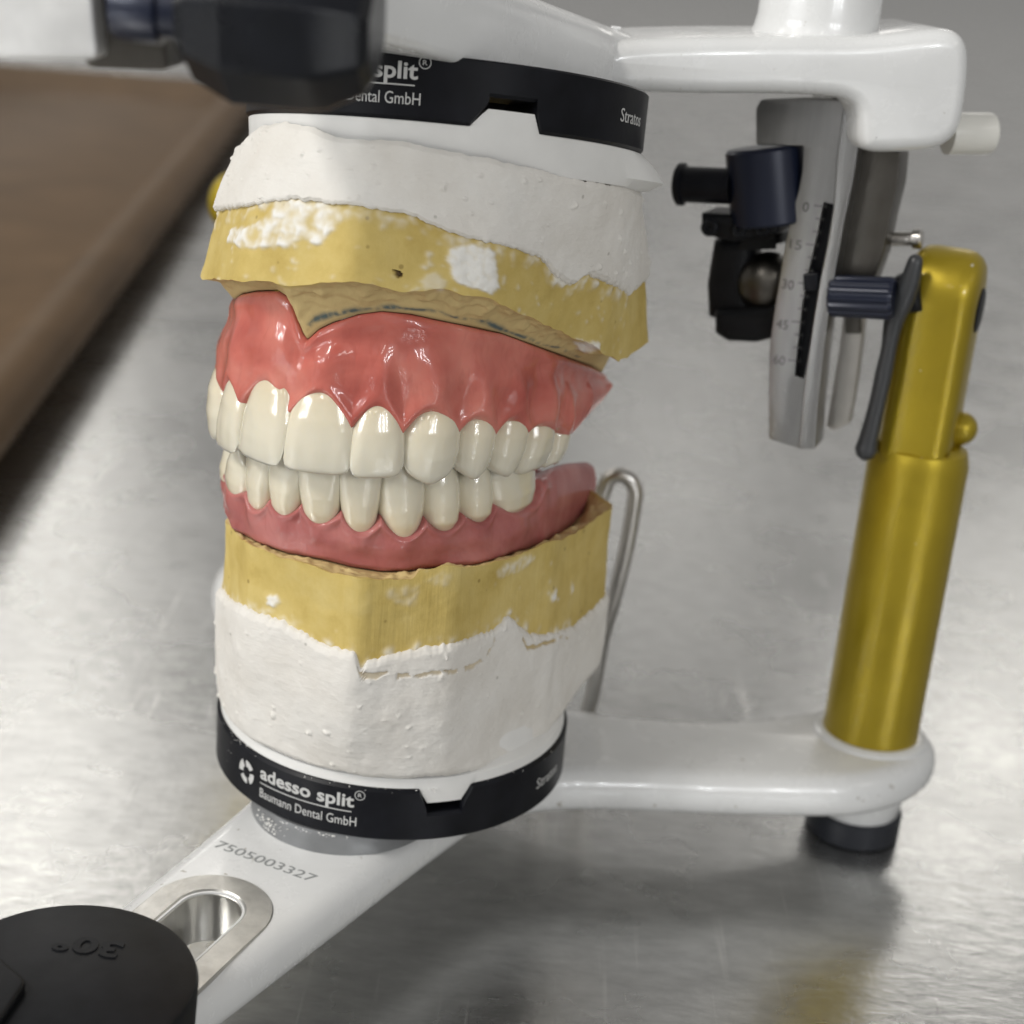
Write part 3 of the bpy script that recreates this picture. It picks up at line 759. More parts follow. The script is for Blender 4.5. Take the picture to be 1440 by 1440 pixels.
ZL0, ZL1, ZU0, ZU1 = 24.27, 33.2, 129.5, 138.2
PL, PLo, posL, notL = build_plate('mounting_plate', 'black lettered mounting plate under the lower plaster cast', (0, 0), ZL0, ZL1, (0, 0), (588, 600, 650, 662), True)
a0 = ring_angle(366, 0, (0, 0), 29, (0, 0)); a1 = ring_angle(497, 0, (0, 0), 29, (0, 0))
plate_print(PLo, posL, a0, (a1-a0)*R0, 28.55, ring_angle(755, 0, (0, 0), 29, (0, 0)), 27.9, 7.6, ring_angle(347, 0, (0, 0), 29, (0, 0)))
PU, PUo, posU, notU = build_plate('mounting_plate', 'black mounting plate above the upper cast, partly hidden by the blurred knob', (UC[0], UC[1]), ZU0, ZU1, (UTX, UTY), (664, 689, 756, 765), False)
a2 = ring_angle(587, 0, UC, 134, (UTX, UTY)); wt = (a1-a0)*R0
plate_print(PUo, posU, a2-wt/R0, wt, 133.7, ring_angle(873, 0, UC, 134, (UTX, UTY)), 133.0, 7.6, a2-wt/R0-3.2/R0)

# ================================================================== casts
AF = np.array([-math.cos(TH), -math.sin(TH)]); AS = np.array([-AF[1], AF[0]]); AO = np.array([-2.0, 5.0])
NPH = 720
PHI = np.linspace(-math.pi, math.pi, NPH, endpoint=False)
DIR = np.column_stack([np.cos(PHI), np.sin(PHI)])
def polar_outline(poly, ctr, soft):
    W = np.array([AO + AF*b + AS*a for a, b in poly]) - ctr
    r = np.zeros(NPH)
    for i in range(len(W)):
        p, q = W[i], W[(i+1) % len(W)]
        e = q-p; den = DIR[:, 0]*e[1]-DIR[:, 1]*e[0]
        with np.errstate(divide='ignore', invalid='ignore'):
            t = (p[0]*e[1]-p[1]*e[0])/den; u = (p[0]*DIR[:, 1]-p[1]*DIR[:, 0])/den
        ok = (t > 0) & (u >= -1e-6) & (u <= 1+1e-6); r[ok] = np.maximum(r[ok], t[ok])
    for _ in range(soft): r = 0.25*np.roll(r, 1)+0.5*r+0.25*np.roll(r, -1)
    return r
def solve_line(fn, lo, hi, line, n=90):
    """parameter where the projected point of fn(v) crosses the surveyed line y(x)"""
    v = np.linspace(lo, hi, n); q = proj(np.array([fn(k) for k in v])); g = q[:, 1]-line(q[:, 0])
    i = np.where(np.sign(g[:-1]) != np.sign(g[1:]))[0]
    if len(i) == 0: return None
    i = i[0]; return v[i]+(v[i+1]-v[i])*(-g[i])/(g[i+1]-g[i])
def fill_periodic(a, good, default):
    x = np.arange(len(a))
    if good.sum() == 0: return np.full(len(a), default)
    k = x[good]; v = a[good]
    return np.interp(x, np.concatenate([k-len(a), k, k+len(a)]), np.concatenate([v, v, v]))
def facing(P):
    """True where a wall point at polar direction faces the lens"""
    d = CAM[:2]-P[:, :2]; return (d*DIR).sum(1) > 0
def lum(a, it):
    for _ in range(it): a = 0.25*np.roll(a, 1)+0.5*a+0.25*np.roll(a, -1)
    return a

# ---- arches (fitted to the tooth contacts)
class Arch:
    def __init__(s, x0, y0, A, B, th, z):
        s.cache = {}; s.c = np.array([x0, y0]); s.A, s.B = A, B
        s.f = np.array([-math.cos(th), -math.sin(th)]); s.s = np.array([-s.f[1], s.f[0]]); s.z = z
    def p(s, t):
        t = np.asarray(t, float)
        ext = np.clip(np.abs(t)-math.pi/2, 0, None)
        tt = np.clip(t, -math.pi/2, math.pi/2)
        b = s.B*np.cos(tt) - ext*s.B*0.9; a = s.A*np.sin(tt) - np.sign(t)*ext*1.5
        return s.c + np.multiply.outer(b, s.f) + np.multiply.outer(a, s.s)
    def frame(s, t):
        k = float(t)
        if k not in s.cache: s.cache[k] = s._frame(k)
        return s.cache[k]
    def _frame(s, t):
        e = 1e-3; tan = (s.p(t+e)-s.p(t-e)); tan /= np.linalg.norm(tan)
        return s.p(t), tan, np.array([tan[1], -tan[0]])
    def occ(s, xy): return s.z[0] + s.z[1]*xy[0] + s.z[2]*xy[1]
    def at(s, t, off, h):
        c, tan, o = s.frame(t); q = c + o*off
        return np.array([q[0], q[1], s.occ(c)+h])
UA = Arch(-1.942, 5.272, 27.867, 36.501, 1.190, (80.07, -0.009, -0.138))
LA = Arch(-2.189, 6.435, 25.921, 34.61, 1.221, (79.02, 0.039, -0.125))
def t_at(arch, px, lo=-1.1, hi=1.95, h=0.0, off=0.0):
    T = np.linspace(lo, hi, 700); q = proj(np.array([arch.at(t, off, h) for t in T]))[:, 0]
    return T[np.argmin(abs(q-px))]

# tooth data: contact lines, necks and edges surveyed in the photograph
U_X = [337, 403, 494, 566, 643, 697, 742, 779, 796]
U_NECK = [541, 556, 577, 583, 593, 594, 601, 604]
U_EDGE = [649, 667, 674, 684, 678, 673, 666, 658]
U_PAP = [577, 590, 606, 614, 616, 617, 614, 611, 619]
U_KIND = ['central', 'central', 'lateral', 'canine', 'premolar', 'premolar', 'molar', 'molar']
L_X = [322, 345, 377, 421, 479, 537, 600, 655, 700, 762]
L_NECK = [692, 716, 724, 736, 748, 753, 747, 734, 719]
L_EDGE = [626, 632, 636, 642, 647, 649, 646, 645, 640]
L_PAP = [676, 690, 701, 710, 722, 730, 730, 725, 711, 700]
L_KIND = ['canine', 'lower_incisor', 'lower_incisor', 'lower_incisor', 'lower_incisor', 'canine', 'premolar', 'premolar', 'molar']
def scallop(xs, necks, paps, left, right, ex=2.4):
    pts = list(left)
    for i, y in enumerate(necks):
        x0, x1 = xs[i], xs[i+1]
        for k in range(1, 16):
            q = -1+2*k/16; pap = paps[i] if q < 0 else paps[i+1]
            pts.append((x0+(x1-x0)*k/16, pap+(y-pap)*(1-abs(q)**ex)*(0.85+0.15*math.cos(math.pi*q))))
        pts.append((x0, paps[i]))
    pts += right
    return polyfn(pts)
U_MARGIN = scallop(U_X, U_NECK, U_PAP, [(296, 548), (306, 544), (314, 556), (318, 560), (325, 541), (332, 556), (336, 572)], [(797, 619), (814, 606), (844, 571), (861, 537), (900, 520)])
U_BORDER = polyfn([(290, 430), (320, 424), (332, 417), (353, 414), (383, 414), (403, 427), (413, 453), (421, 476), (427, 484), (434, 478), (445, 469), (465, 460), (504, 449), (538, 445), (581, 449), (624, 458), (667, 466), (711, 475), (754, 490), (797, 505), (840, 520), (861, 532), (900, 545)])
L_MARGIN = scallop(L_X, L_NECK, L_PAP, [(310, 660), (318, 665)], [(762, 696), (766, 678), (784, 661), (805, 653), (831, 651), (842, 655)], 3.2)
L_BORDER = polyfn([(310, 715), (319, 726), (327, 746), (357, 763), (401, 778), (452, 787), (495, 798), (538, 804), (573, 804), (624, 798), (667, 795), (711, 785), (754, 770), (788, 755), (818, 733), (835, 711), (846, 690)])

def gum_lines(arch, up, margin, border, t0, t1, n, ob):
    """heights over the occlusal plane of margin and border along the arch"""
    T = np.linspace(t0, t1, n); hm = np.full(n, np.nan); hb = np.full(n, np.nan)
    sg = 1 if up else -1
    for i, t in enumerate(T):
        c, tan, o = arch.frame(t)
        if (CAM[:2]-c) @ o < 4: continue
        a = solve_line(lambda h: arch.at(t, (om_u if up else om_l)(t)+0.2, sg*h), -6, 34, margin)
        b = solve_line(lambda h: arch.at(t, ob(t), sg*h), -6, 40, border)
        if a is not None: hm[i] = sg*a
        if b is not None: hb[i] = sg*b
    for a, d in ((hm, 8*sg), (hb, 19*sg)):
        g = ~np.isnan(a); k = np.arange(n); a[:] = np.interp(k, k[g], a[g])
    d_ = (hb-hm)*sg; low = d_ < 2.6; hb[low] = hm[low] + sg*2.6
    return T, hm, hb
def lean_u(t): return float(np.interp(abs(t), [0, 0.6, 0.85, 1.1, 1.4], [2.7, 2.4, 1.7, 0.9, 0.3]))
def om_u(t): return 0.55-lean_u(t)*0.50
def om_l(t): return 0.35
def ob_u(t): return -1.7 + 2.3*min(1, max(0, t)/1.2) + (0.3*max(0, -t))
def ob_l(t): return 0.3 + 0.9*min(1, max(0, t)/1.2)
UT_, UHM, UHB = gum_lines(UA, True, U_MARGIN, U_BORDER, -1.85, t_at(UA, 853, hi=2.7, h=11, off=0.5), 640, ob_u)
LT_, LHM, LHB = gum_lines(LA, False, L_MARGIN, L_BORDER, -1.85, t_at(LA, 839, hi=2.7, h=-2, off=0.5), 640, ob_l)

def inner_loop(arch, T, hb, ob, up, ctr):
    """where the cast meets the denture flange: radius and height by polar angle"""
    sg = 1 if up else -1
    P = np.array([arch.at(t, ob(t)-1.1, h+sg*0.5) for t, h in zip(T, hb)])
    d = P[:, :2]-ctr; a = np.unwrap(np.arctan2(d[:, 1], d[:, 0])); r = np.hypot(d[:, 0], d[:, 1])
    a = np.mod(a+math.pi, 2*math.pi)-math.pi
    k = np.argsort(a); a, r, z = a[k], r[k], P[k, 2]
    A3 = np.concatenate([a-2*math.pi, a, a+2*math.pi])
    return np.interp(PHI, A3, np.tile(r, 3)), np.interp(PHI, A3, np.tile(z, 3))

def build_cast(up):
    root = empty('upper_cast' if up else 'lower_cast',
                 'upper yellow stone cast in white plaster with a splashed front, above the pink denture' if up else 'lower yellow stone cast set in a smooth white plaster base under the teeth', 'dental cast', 'mounted dental casts')
    if up:
        poly = [(-22.2, 27.5), (-9, 38.2), (10, 41), (26.5, 28), (34, 2), (35.2, -20), (22, -31), (-20, -30), (-30, -22), (-31.5, 2)]
        ctr = np.array([UC[0]*0.5, 0.0]); rout = polar_outline(poly, ctr, 40)
        rim = polyfn([(240, 380), (278, 391), (318, 395), (357, 395), (406, 404), (440, 399), (474, 395), (503, 398), (552, 409), (590, 410), (620, 407), (663, 417), (697, 422), (727, 438), (765, 454), (804, 473), (834, 486), (862, 503), (885, 515), (905, 526), (930, 530), (960, 532)])
        bnd = polyfn([(270, 300), (304, 296), (328, 292), (386, 284), (410, 281), (440, 282), (474, 287), (513, 291), (571, 300), (629, 325), (678, 339), (726, 349), (760, 361), (776, 384), (790, 394), (806, 400), (816, 390), (826, 386), (862, 400), (890, 414), (921, 429), (960, 436)])
        start = polyfn([(300, 205), (340, 204), (352, 190), (366, 178), (400, 172), (440, 178), (470, 192), (500, 196), (560, 198), (640, 214), (700, 226), (760, 240), (820, 254), (880, 264), (950, 272)])
        plate_r, zpl = 29.3, ZU0; tl = (UTX, UTY)
    else:
        poly = [(-18.4, 24.6), (-8, 34.4), (13, 37.6), (24, 27), (30.6, 4), (31.2, -22), (22, -30), (-20, -29), (-28.5, -20), (-29, 4)]
        ctr = np.array([0.0, 0.0]); rout = polar_outline(poly, ctr, 26)
        rim = polyfn([(290, 690), (308, 712), (314, 732), (336, 759), (388, 785), (431, 793), (465, 806), (504, 815), (547, 816), (577, 817), (583, 814), (590, 804), (624, 797), (667, 798), (693, 793), (728, 783), (767, 765), (792, 759), (810, 752), (832, 734), (846, 712), (851, 690), (870, 668)])
        bnd = polyfn([(290, 815), (308, 827), (323, 845), (357, 860), (388, 870), (409, 883), (435, 898), (469, 913), (500, 921), (507, 944), (514, 932), (538, 925), (581, 915), (650, 903), (690, 890), (704, 878), (715, 866), (728, 879), (745, 892), (767, 894), (805, 884), (835, 866), (870, 850)])
        start = polyfn([(300, 975), (310, 992), (330, 1018), (360, 1042), (400, 1062), (440, 1076), (490, 1087), (540, 1091), (620, 1092), (680, 1082), (740, 1062), (793, 1026)])
        plate_r, zpl = 29.2, ZL1; tl = (0, 0)
    cen3 = UC if up else np.zeros(2)
    # rim height along the outline
    XY = ctr + DIR*rout[:, None]
    vis = facing(np.column_stack([XY, np.zeros(NPH)]))
    zr = np.full(NPH, np.nan)
    for i in np.where(vis)[0]:
        z = solve_line(lambda z: np.array([XY[i, 0], XY[i, 1], z]), 60 if up else 40, 150 if up else 100, rim, 120)
        if z is not None: zr[i] = z
    good = ~np.isnan(zr); zr = fill_periodic(zr, good, 100 if up else 60)
    zr = np.where(good, zr, lum(zr, 60))
    zr = zr + (0.45 if up else 0.3)*pn(np.column_stack([PHI*9+3, PHI*0+2.2, PHI*0])) + (0.17 if up else 0.12)*pn(np.column_stack([PHI*22+7, PHI*0+5.2, PHI*0]))
    top = np.column_stack([cen3 + DIR*plate_r, np.zeros(NPH)])
    top[:, 2] = zpl + (DIR*plate_r) @ np.array(tl) + (-0.6 if up else 0.6)
    bot = np.column_stack([XY, zr])
    def wall(v):            # v 0 at the plate, 1 at the rim
        if up: k = v**0.9
        else: k = (1-(1-np.minimum(1, v/(0.78-0.64*np.clip(DIR[:, 0]*1.6, 0, 1))))**2.0)[:, None]
        P = top + (bot-top)*v
        P[:, :2] = top[:, :2] + (bot[:, :2]-top[:, :2])*k
        if up:
            P[:, :2] += DIR*(0.5*math.sin(math.pi*v))
        else:
            P[:, :2] += DIR*(0.5*math.sin(math.pi*min(1, v*1.2)))
        return P
    VV = np.linspace(0, 1, 241)
    W = np.array([wall(v) for v in VV])            # (nv, nphi, 3)
    Q = proj(W.reshape(-1, 3)).reshape(len(VV), NPH, 2)
    g = Q[:, :, 1]-bnd(Q[:, :, 0])
    vb = np.full(NPH, np.nan)
    for i in np.where(vis)[0]:
        s = np.where(np.sign(g[:-1, i]) != np.sign(g[1:, i]))[0]
        if len(s): j = s[0] if up else s[-1]; vb[i] = VV[j]+(VV[j+1]-VV[j])*(-g[j, i])/(g[j+1, i]-g[j, i])
    gb = ~np.isnan(vb); vb = fill_periodic(vb, gb, 0.6); vb = np.where(gb, vb, lum(vb, 60))
    vb = vb + 0.012*pn(np.column_stack([PHI*11+50, PHI*0+3.3, PHI*0])) + 0.014*pn(np.column_stack([PHI*45+90, PHI*0+7.7, PHI*0]))
    g = Q[:, :, 1]-start(Q[:, :, 0]); vs = np.full(NPH, np.nan)
    for i in np.where(vis)[0]:
        s = np.where(np.sign(g[:-1, i]) != np.sign(g[1:, i]))[0]
        if len(s): j = s[0]; vs[i] = VV[j]+(VV[j+1]-VV[j])*(-g[j, i])/(g[j+1, i]-g[j, i])
    gs = ~np.isnan(vs); vs = fill_periodic(vs, gs, 0.1); vs = np.where(gs, vs, lum(vs, 60))
    vs = np.clip(vs + 0.010*pn(np.column_stack([PHI*14+20, PHI*0+1.3, PHI*0])) + 0.006*pn(np.column_stack([PHI*50+10, PHI*0+4.7, PHI*0])), 0.0, 0.4 if up else 0.13)
    if not up: vs = 0.045 + 0.012*pn(np.column_stack([PHI*6+20, PHI*0+1.3, PHI*0])) + 0.006*pn(np.column_stack([PHI*40+10, PHI*0+4.7, PHI*0]))
    def wall_pt(i, v):
        k = min(max(v, 0), 1)*240; j = min(int(k), 239); return W[j, i]*(1-(k-j)) + W[j+1, i]*(k-j)
    # ---------------- stone
    rin, zin = inner_loop(UA if up else LA, UT_ if up else LT_, UHB if up else LHB, ob_u if up else ob_l, up, ctr)
    rin = np.minimum(rin, rout-1.2)
    sgn = 1 if up else -1
    NW, NL = 70, 34
    V = []; film = []; land = []; pencil = []; dark = []
    for i in range(NPH):
        v0 = max(0.02, vb[i]-0.10)
        d = np.array([DIR[i, 0], DIR[i, 1], 0])
        for j in range(NW):
            v = v0+(1-v0)*j/(NW-1); p = wall_pt(i, v)
            V.append(p - d*0.35); film.append(0); land.append(0); pencil.append(0); dark.append(0)
        q = np.array([*(ctr+DIR[i]*rin[i]), zin[i]])
        p = wall_pt(i, 1.0)
        for j in range(NL):
            k = (j+1)/NL
            x = p + (q-p)*k
            # chipped bevel just inside the edge, then the hollow of the sulcus
            x[2] += sgn*(1.1*math.sin(math.pi*k)**1.0*(1-0.4*k)) if up else 0.0
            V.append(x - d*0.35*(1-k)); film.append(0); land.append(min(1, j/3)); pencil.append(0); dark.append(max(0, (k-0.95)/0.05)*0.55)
        # roof of the sulcus, hidden behind the flange
        for k in (0.7, 0.35, 0.0):
            V.append(np.array([*(ctr+DIR[i]*rin[i]*k), zin[i]+sgn*2.0])); film.append(0); land.append(1); pencil.append(0); dark.append(0)
    V = np.array(V); kq = np.tile(np.concatenate([np.zeros(NW), np.sin(np.pi*np.minimum(1, 1.1*(np.arange(NL)+1)/NL)), np.zeros(3)]), NPH)
    V[:, 2] += (0.9*nz(V, 0.22, 3)+0.6*nz(V, 0.5, 9)+0.3*nz(V, 1.0, 4))*kq
    film = np.array(film, float); land = np.array(land); pencil = np.array(pencil, float); dark = np.array(dark)
    NR = NW+NL+3
    visN = np.repeat(vis, NR)
    qp = proj(V)
    wob = np.column_stack([nz(V, 0.5)*5+nz(V, 1.5, 3)*3, nz(V, 0.5, 31)*5+nz(V, 1.5, 17)*3])
    x, y = qp[:, 0]+wob[:, 0], qp[:, 1]+wob[:, 1]
    is_wall = np.tile(np.concatenate([np.ones(NW), np.zeros(NL+3)]), NPH) > 0
    n2 = nz(V, 0.55, 2); n3 = nz(V, 1.3, 5)
    if up:
        thick = in_poly(x, y, [(358, 316), (380, 300), (390, 278), (476, 280), (482, 300), (470, 322), (452, 344), (425, 336), (404, 350), (375, 346), (352, 350), (330, 344), (318, 338), (326, 322)])
        film[thick & visN & is_wall] = np.clip(0.62+0.9*n2+0.5*n3, 0.12, 1.0)[thick & visN & is_wall]
        t2 = in_poly(x, y, [(631, 350), (650, 343), (688, 347), (697, 362), (701, 405), (690, 414), (660, 404), (640, 394), (632, 372)]); film[t2 & visN & is_wall] = 1
        for P_ in ([(806, 480), (843, 482), (842, 493), (818, 496)], [(905, 458), (912, 462), (910, 480), (903, 474)], [(590, 396), (612, 382), (628, 392), (622, 406), (600, 408)], [(776, 388), (800, 386), (812, 398), (790, 402)]):
            t3 = in_poly(x, y, P_); film[t3 & visN] = np.maximum(film[t3 & visN], 0.85 if P_[0][0] != 590 else 0.4)
        haze_ = visN & is_wall & (y > bnd(x)) & (y < bnd(x)+26) & (n2+0.6*n3 > -0.05); film[haze_] = np.maximum(film[haze_], np.clip((0.15+n2+0.6*n3)*np.clip(1-(y-bnd(x))/26, 0, 1)*1.1, 0, 0.8)[haze_])
        rough_ = visN & is_wall & (n2*0.6+n3*0.9 > 0.55); film[rough_] = np.maximum(film[rough_], np.clip((n2*0.6+n3*0.9-0.35)*1.5, 0, 0.45)[rough_])
        pl = (~is_wall) & visN & (x > 432) & (x < 850); kk = np.tile(np.concatenate([np.zeros(NW), (np.arange(NL)+1)/NL, np.zeros(3)]), NPH)
        kc = 0.86+0.10*nz(V*np.array([1, 1, 0]), 0.16, 8)
        ln_ = np.exp(-((kk-kc)/(0.035+0.03*np.clip(nz(V, 0.25, 3)+0.3, 0, 1)))**2)*np.clip(0.55+1.5*nz(V*np.array([1, 1, 0.3]), 0.3, 13)+0.8*n3, 0, 1)
        pencil[pl] = np.clip(ln_, 0, 0.9)[pl]
        hol = in_poly(x, y, [(557, 381), (565, 381), (565, 391), (557, 391)]) & is_wall; dark[hol & visN] = 0.9
    else:
        for P_, s in (([(376, 838), (392, 836), (397, 846), (386, 855), (376, 848)], 1), ([(771, 832), (780, 829), (782, 842), (774, 846)], 1), ([(803, 820), (806, 820), (806, 834), (802, 834)], .9),
                      ([(545, 828), (590, 824), (588, 848), (572, 852), (552, 842)], .3), ([(700, 800), (740, 780), (752, 782), (735, 800), (700, 812)], .55), ([(596, 818), (620, 805), (640, 808), (628, 822)], .35)):
            t3 = in_poly(x, y, P_) & visN & is_wall; film[t3] = np.maximum(film[t3], s*(1.0 if s > .8 else np.clip(0.6+n3[t3], 0.1, 1)))
        h2 = visN & is_wall & (y < bnd(x)) & (y > bnd(x)-16) & (n2+0.7*n3 > -0.02); film[h2] = np.maximum(film[h2], np.clip((0.12+n2+0.7*n3)*np.clip(1-(bnd(x)-y)/16, 0, 1)*1.2, 0, 0.85)[h2])
        sp = visN & is_wall & (n3 > 0.7); film[sp] = np.maximum(film[sp], 0.35)
    # the dried plaster film stands a little proud, the stone itself is slightly uneven
    fg = film.reshape(NPH, NR)
    for _ in range(3): fg = 0.5*fg+0.125*(np.roll(fg, 1, 0)+np.roll(fg, -1, 0)+np.roll(fg, 1, 1)+np.roll(fg, -1, 1))
    film = np.clip(fg.ravel()*(1.0+0.25*n3), 0, 1)
    D3 = np.repeat(np.column_stack([DIR, np.zeros(NPH)]), NR, 0)
    jj = np.tile(np.arange(NR), NPH)
    amt = 0.5*film*(0.6+0.5*abs(n2)) + 0.22*nz(V, 0.12, 2) + 0.09*nz(V, 0.5, 6) - np.where(jj < NW-1, dark, 0)
    V = V + D3*(amt*is_wall)[:, None]
    F = grid_faces(NPH, NR, True); F += [[i*NR for i in range(NPH)]]
    st = mesh_obj('stone_cast', V, F, 'stone_upper' if up else 'stone_lower', root, attrs={'film': film, 'land': land, 'pencil': pencil, 'dark': dark}, autosmooth=50)
    # ---------------- plaster mount with a torn, rounded lip
    NP_ = 110; V = []; RW = []
    lip = [0.0]*NP_
    for i in range(NPH):
        d = np.array([DIR[i, 0], DIR[i, 1], 0])
        for j in range(NP_):
            k = j/(NP_-1); v = vs[i]+(vb[i]-vs[i])*k; p = wall_pt(i, v)
            e = min((1-k)*(vb[i]-vs[i])*60, k*(vb[i]-vs[i])*60)
            out = 0.06+0.50*min(1, max(0.0, e)/1.6)**0.7
            V.append(p + d*out); RW.append(1 if e > 1.2 else 0.35)
        p = wall_pt(i, vb[i]+0.006); V.append(p - d*0.7); RW.append(0)
    V = np.array(V); NN = NP_+1
    rel = (0.32 if up else 0.42)*nz(V, 0.10, 1)+0.18*nz(V, 0.3, 4)+0.05*nz(V, 0.9, 7)
    dot = nz(V, 0.8, 40); rel = rel + np.clip(dot-0.5, 0, 1)*1.5
    V = V + np.repeat(np.column_stack([DIR, np.zeros(NPH)]), NN, 0)*(rel*np.array(RW))[:, None]
    stone_at = np.zeros(len(V))
    if not up:
        qp = proj(V); x, y = qp[:, 0], qp[:, 1]
        y = y+3.0*nz(V, 0.6); n4 = nz(V, 0.4, 9)
        ln = polyfn([(500, 945), (508, 950), (538, 951), (600, 949), (640, 944), (665, 938), (684, 924), (694, 905), (698, 892)])
        m_ = np.repeat(vis, NN) & (x > 503) & (x < 697) & (abs(y-ln(x)) < np.where(x > 560, 2.6, 4.5)) & (n4 > -0.12); stone_at[m_] = 0.45
        ln2 = polyfn([(735, 896), (742, 912), (752, 910), (800, 894)])
        m_ = np.repeat(vis, NN) & (x > 735) & (x < 800) & (abs(y-ln2(x)) < 2.6) & (n4 > -0.1); stone_at[m_] = 0.75
        for k in np.where(stone_at > 0.1)[0]:
            i = k//NN; V[k] -= np.array([DIR[i, 0], DIR[i, 1], 0])*0.4
    F = grid_faces(NPH, NN, True)
    mesh_obj('plaster_mount', V, F, 'plaster', root, attrs={'stone': stone_at}, autosmooth=60)
    # ---------------- white retention plate that snaps to the black ring
    na, nb, nc, nd_, dep = notU if up else notL
    ang = sorted(set(list(np.linspace(-math.pi, math.pi, 200, endpoint=False)) + [na+.004, nb+.004, nc-.004, nd_-.004]))
    V = []
    for a in ang:
        tab = 0.0
        if na < a < nd_:
            tab = dep*0.62*min(1, (a-na)/(nb-na+1e-6), (nd_-a)/(nd_-nc+1e-6))
        cx, cy = cen3
        flare = 0.0
        if up:
            pr = [(24, zpl-0.02+tab), (29.45, zpl-0.02+tab), (29.6, zpl-0.15), (29.5, zpl-1.8), (29.4, zpl-4.2), (29.2, zpl-5.4), (24, zpl-6.5)]
            dgl = math.degrees(a)
            if -42 < dgl < 30: flare = 4.3*math.exp(-((dgl+6)/17)**2)
        else:
            pr = [(24, zpl+0.02-tab), (29.3, zpl+0.02-tab), (29.4, zpl+0.15), (29.2, zpl+1.7), (27.6, zpl+2.6), (26.5, zpl+6.0), (24, zpl+6.0)]
        for jj, (r, z) in enumerate(pr):
            rr = r + (flare*[0, 0, 0.06, 0.55, 1.0, 0.55, 0][jj]); x_, y_ = rr*math.cos(a), rr*math.sin(a)
            V.append((cx+x_, cy+y_, z + x_*tl[0] + y_*tl[1]))
    n = 7; F = grid_faces(len(ang), n, True)
    for i in range(len(ang)):
        i2 = (i+1) % len(ang); F.append((i*n+n-1, i2*n+n-1, i2*n, i*n))
    mesh_obj('retention_plate', V, F, 'white_plastic', root, autosmooth=35)
    return root
build_cast(True); build_cast(False)

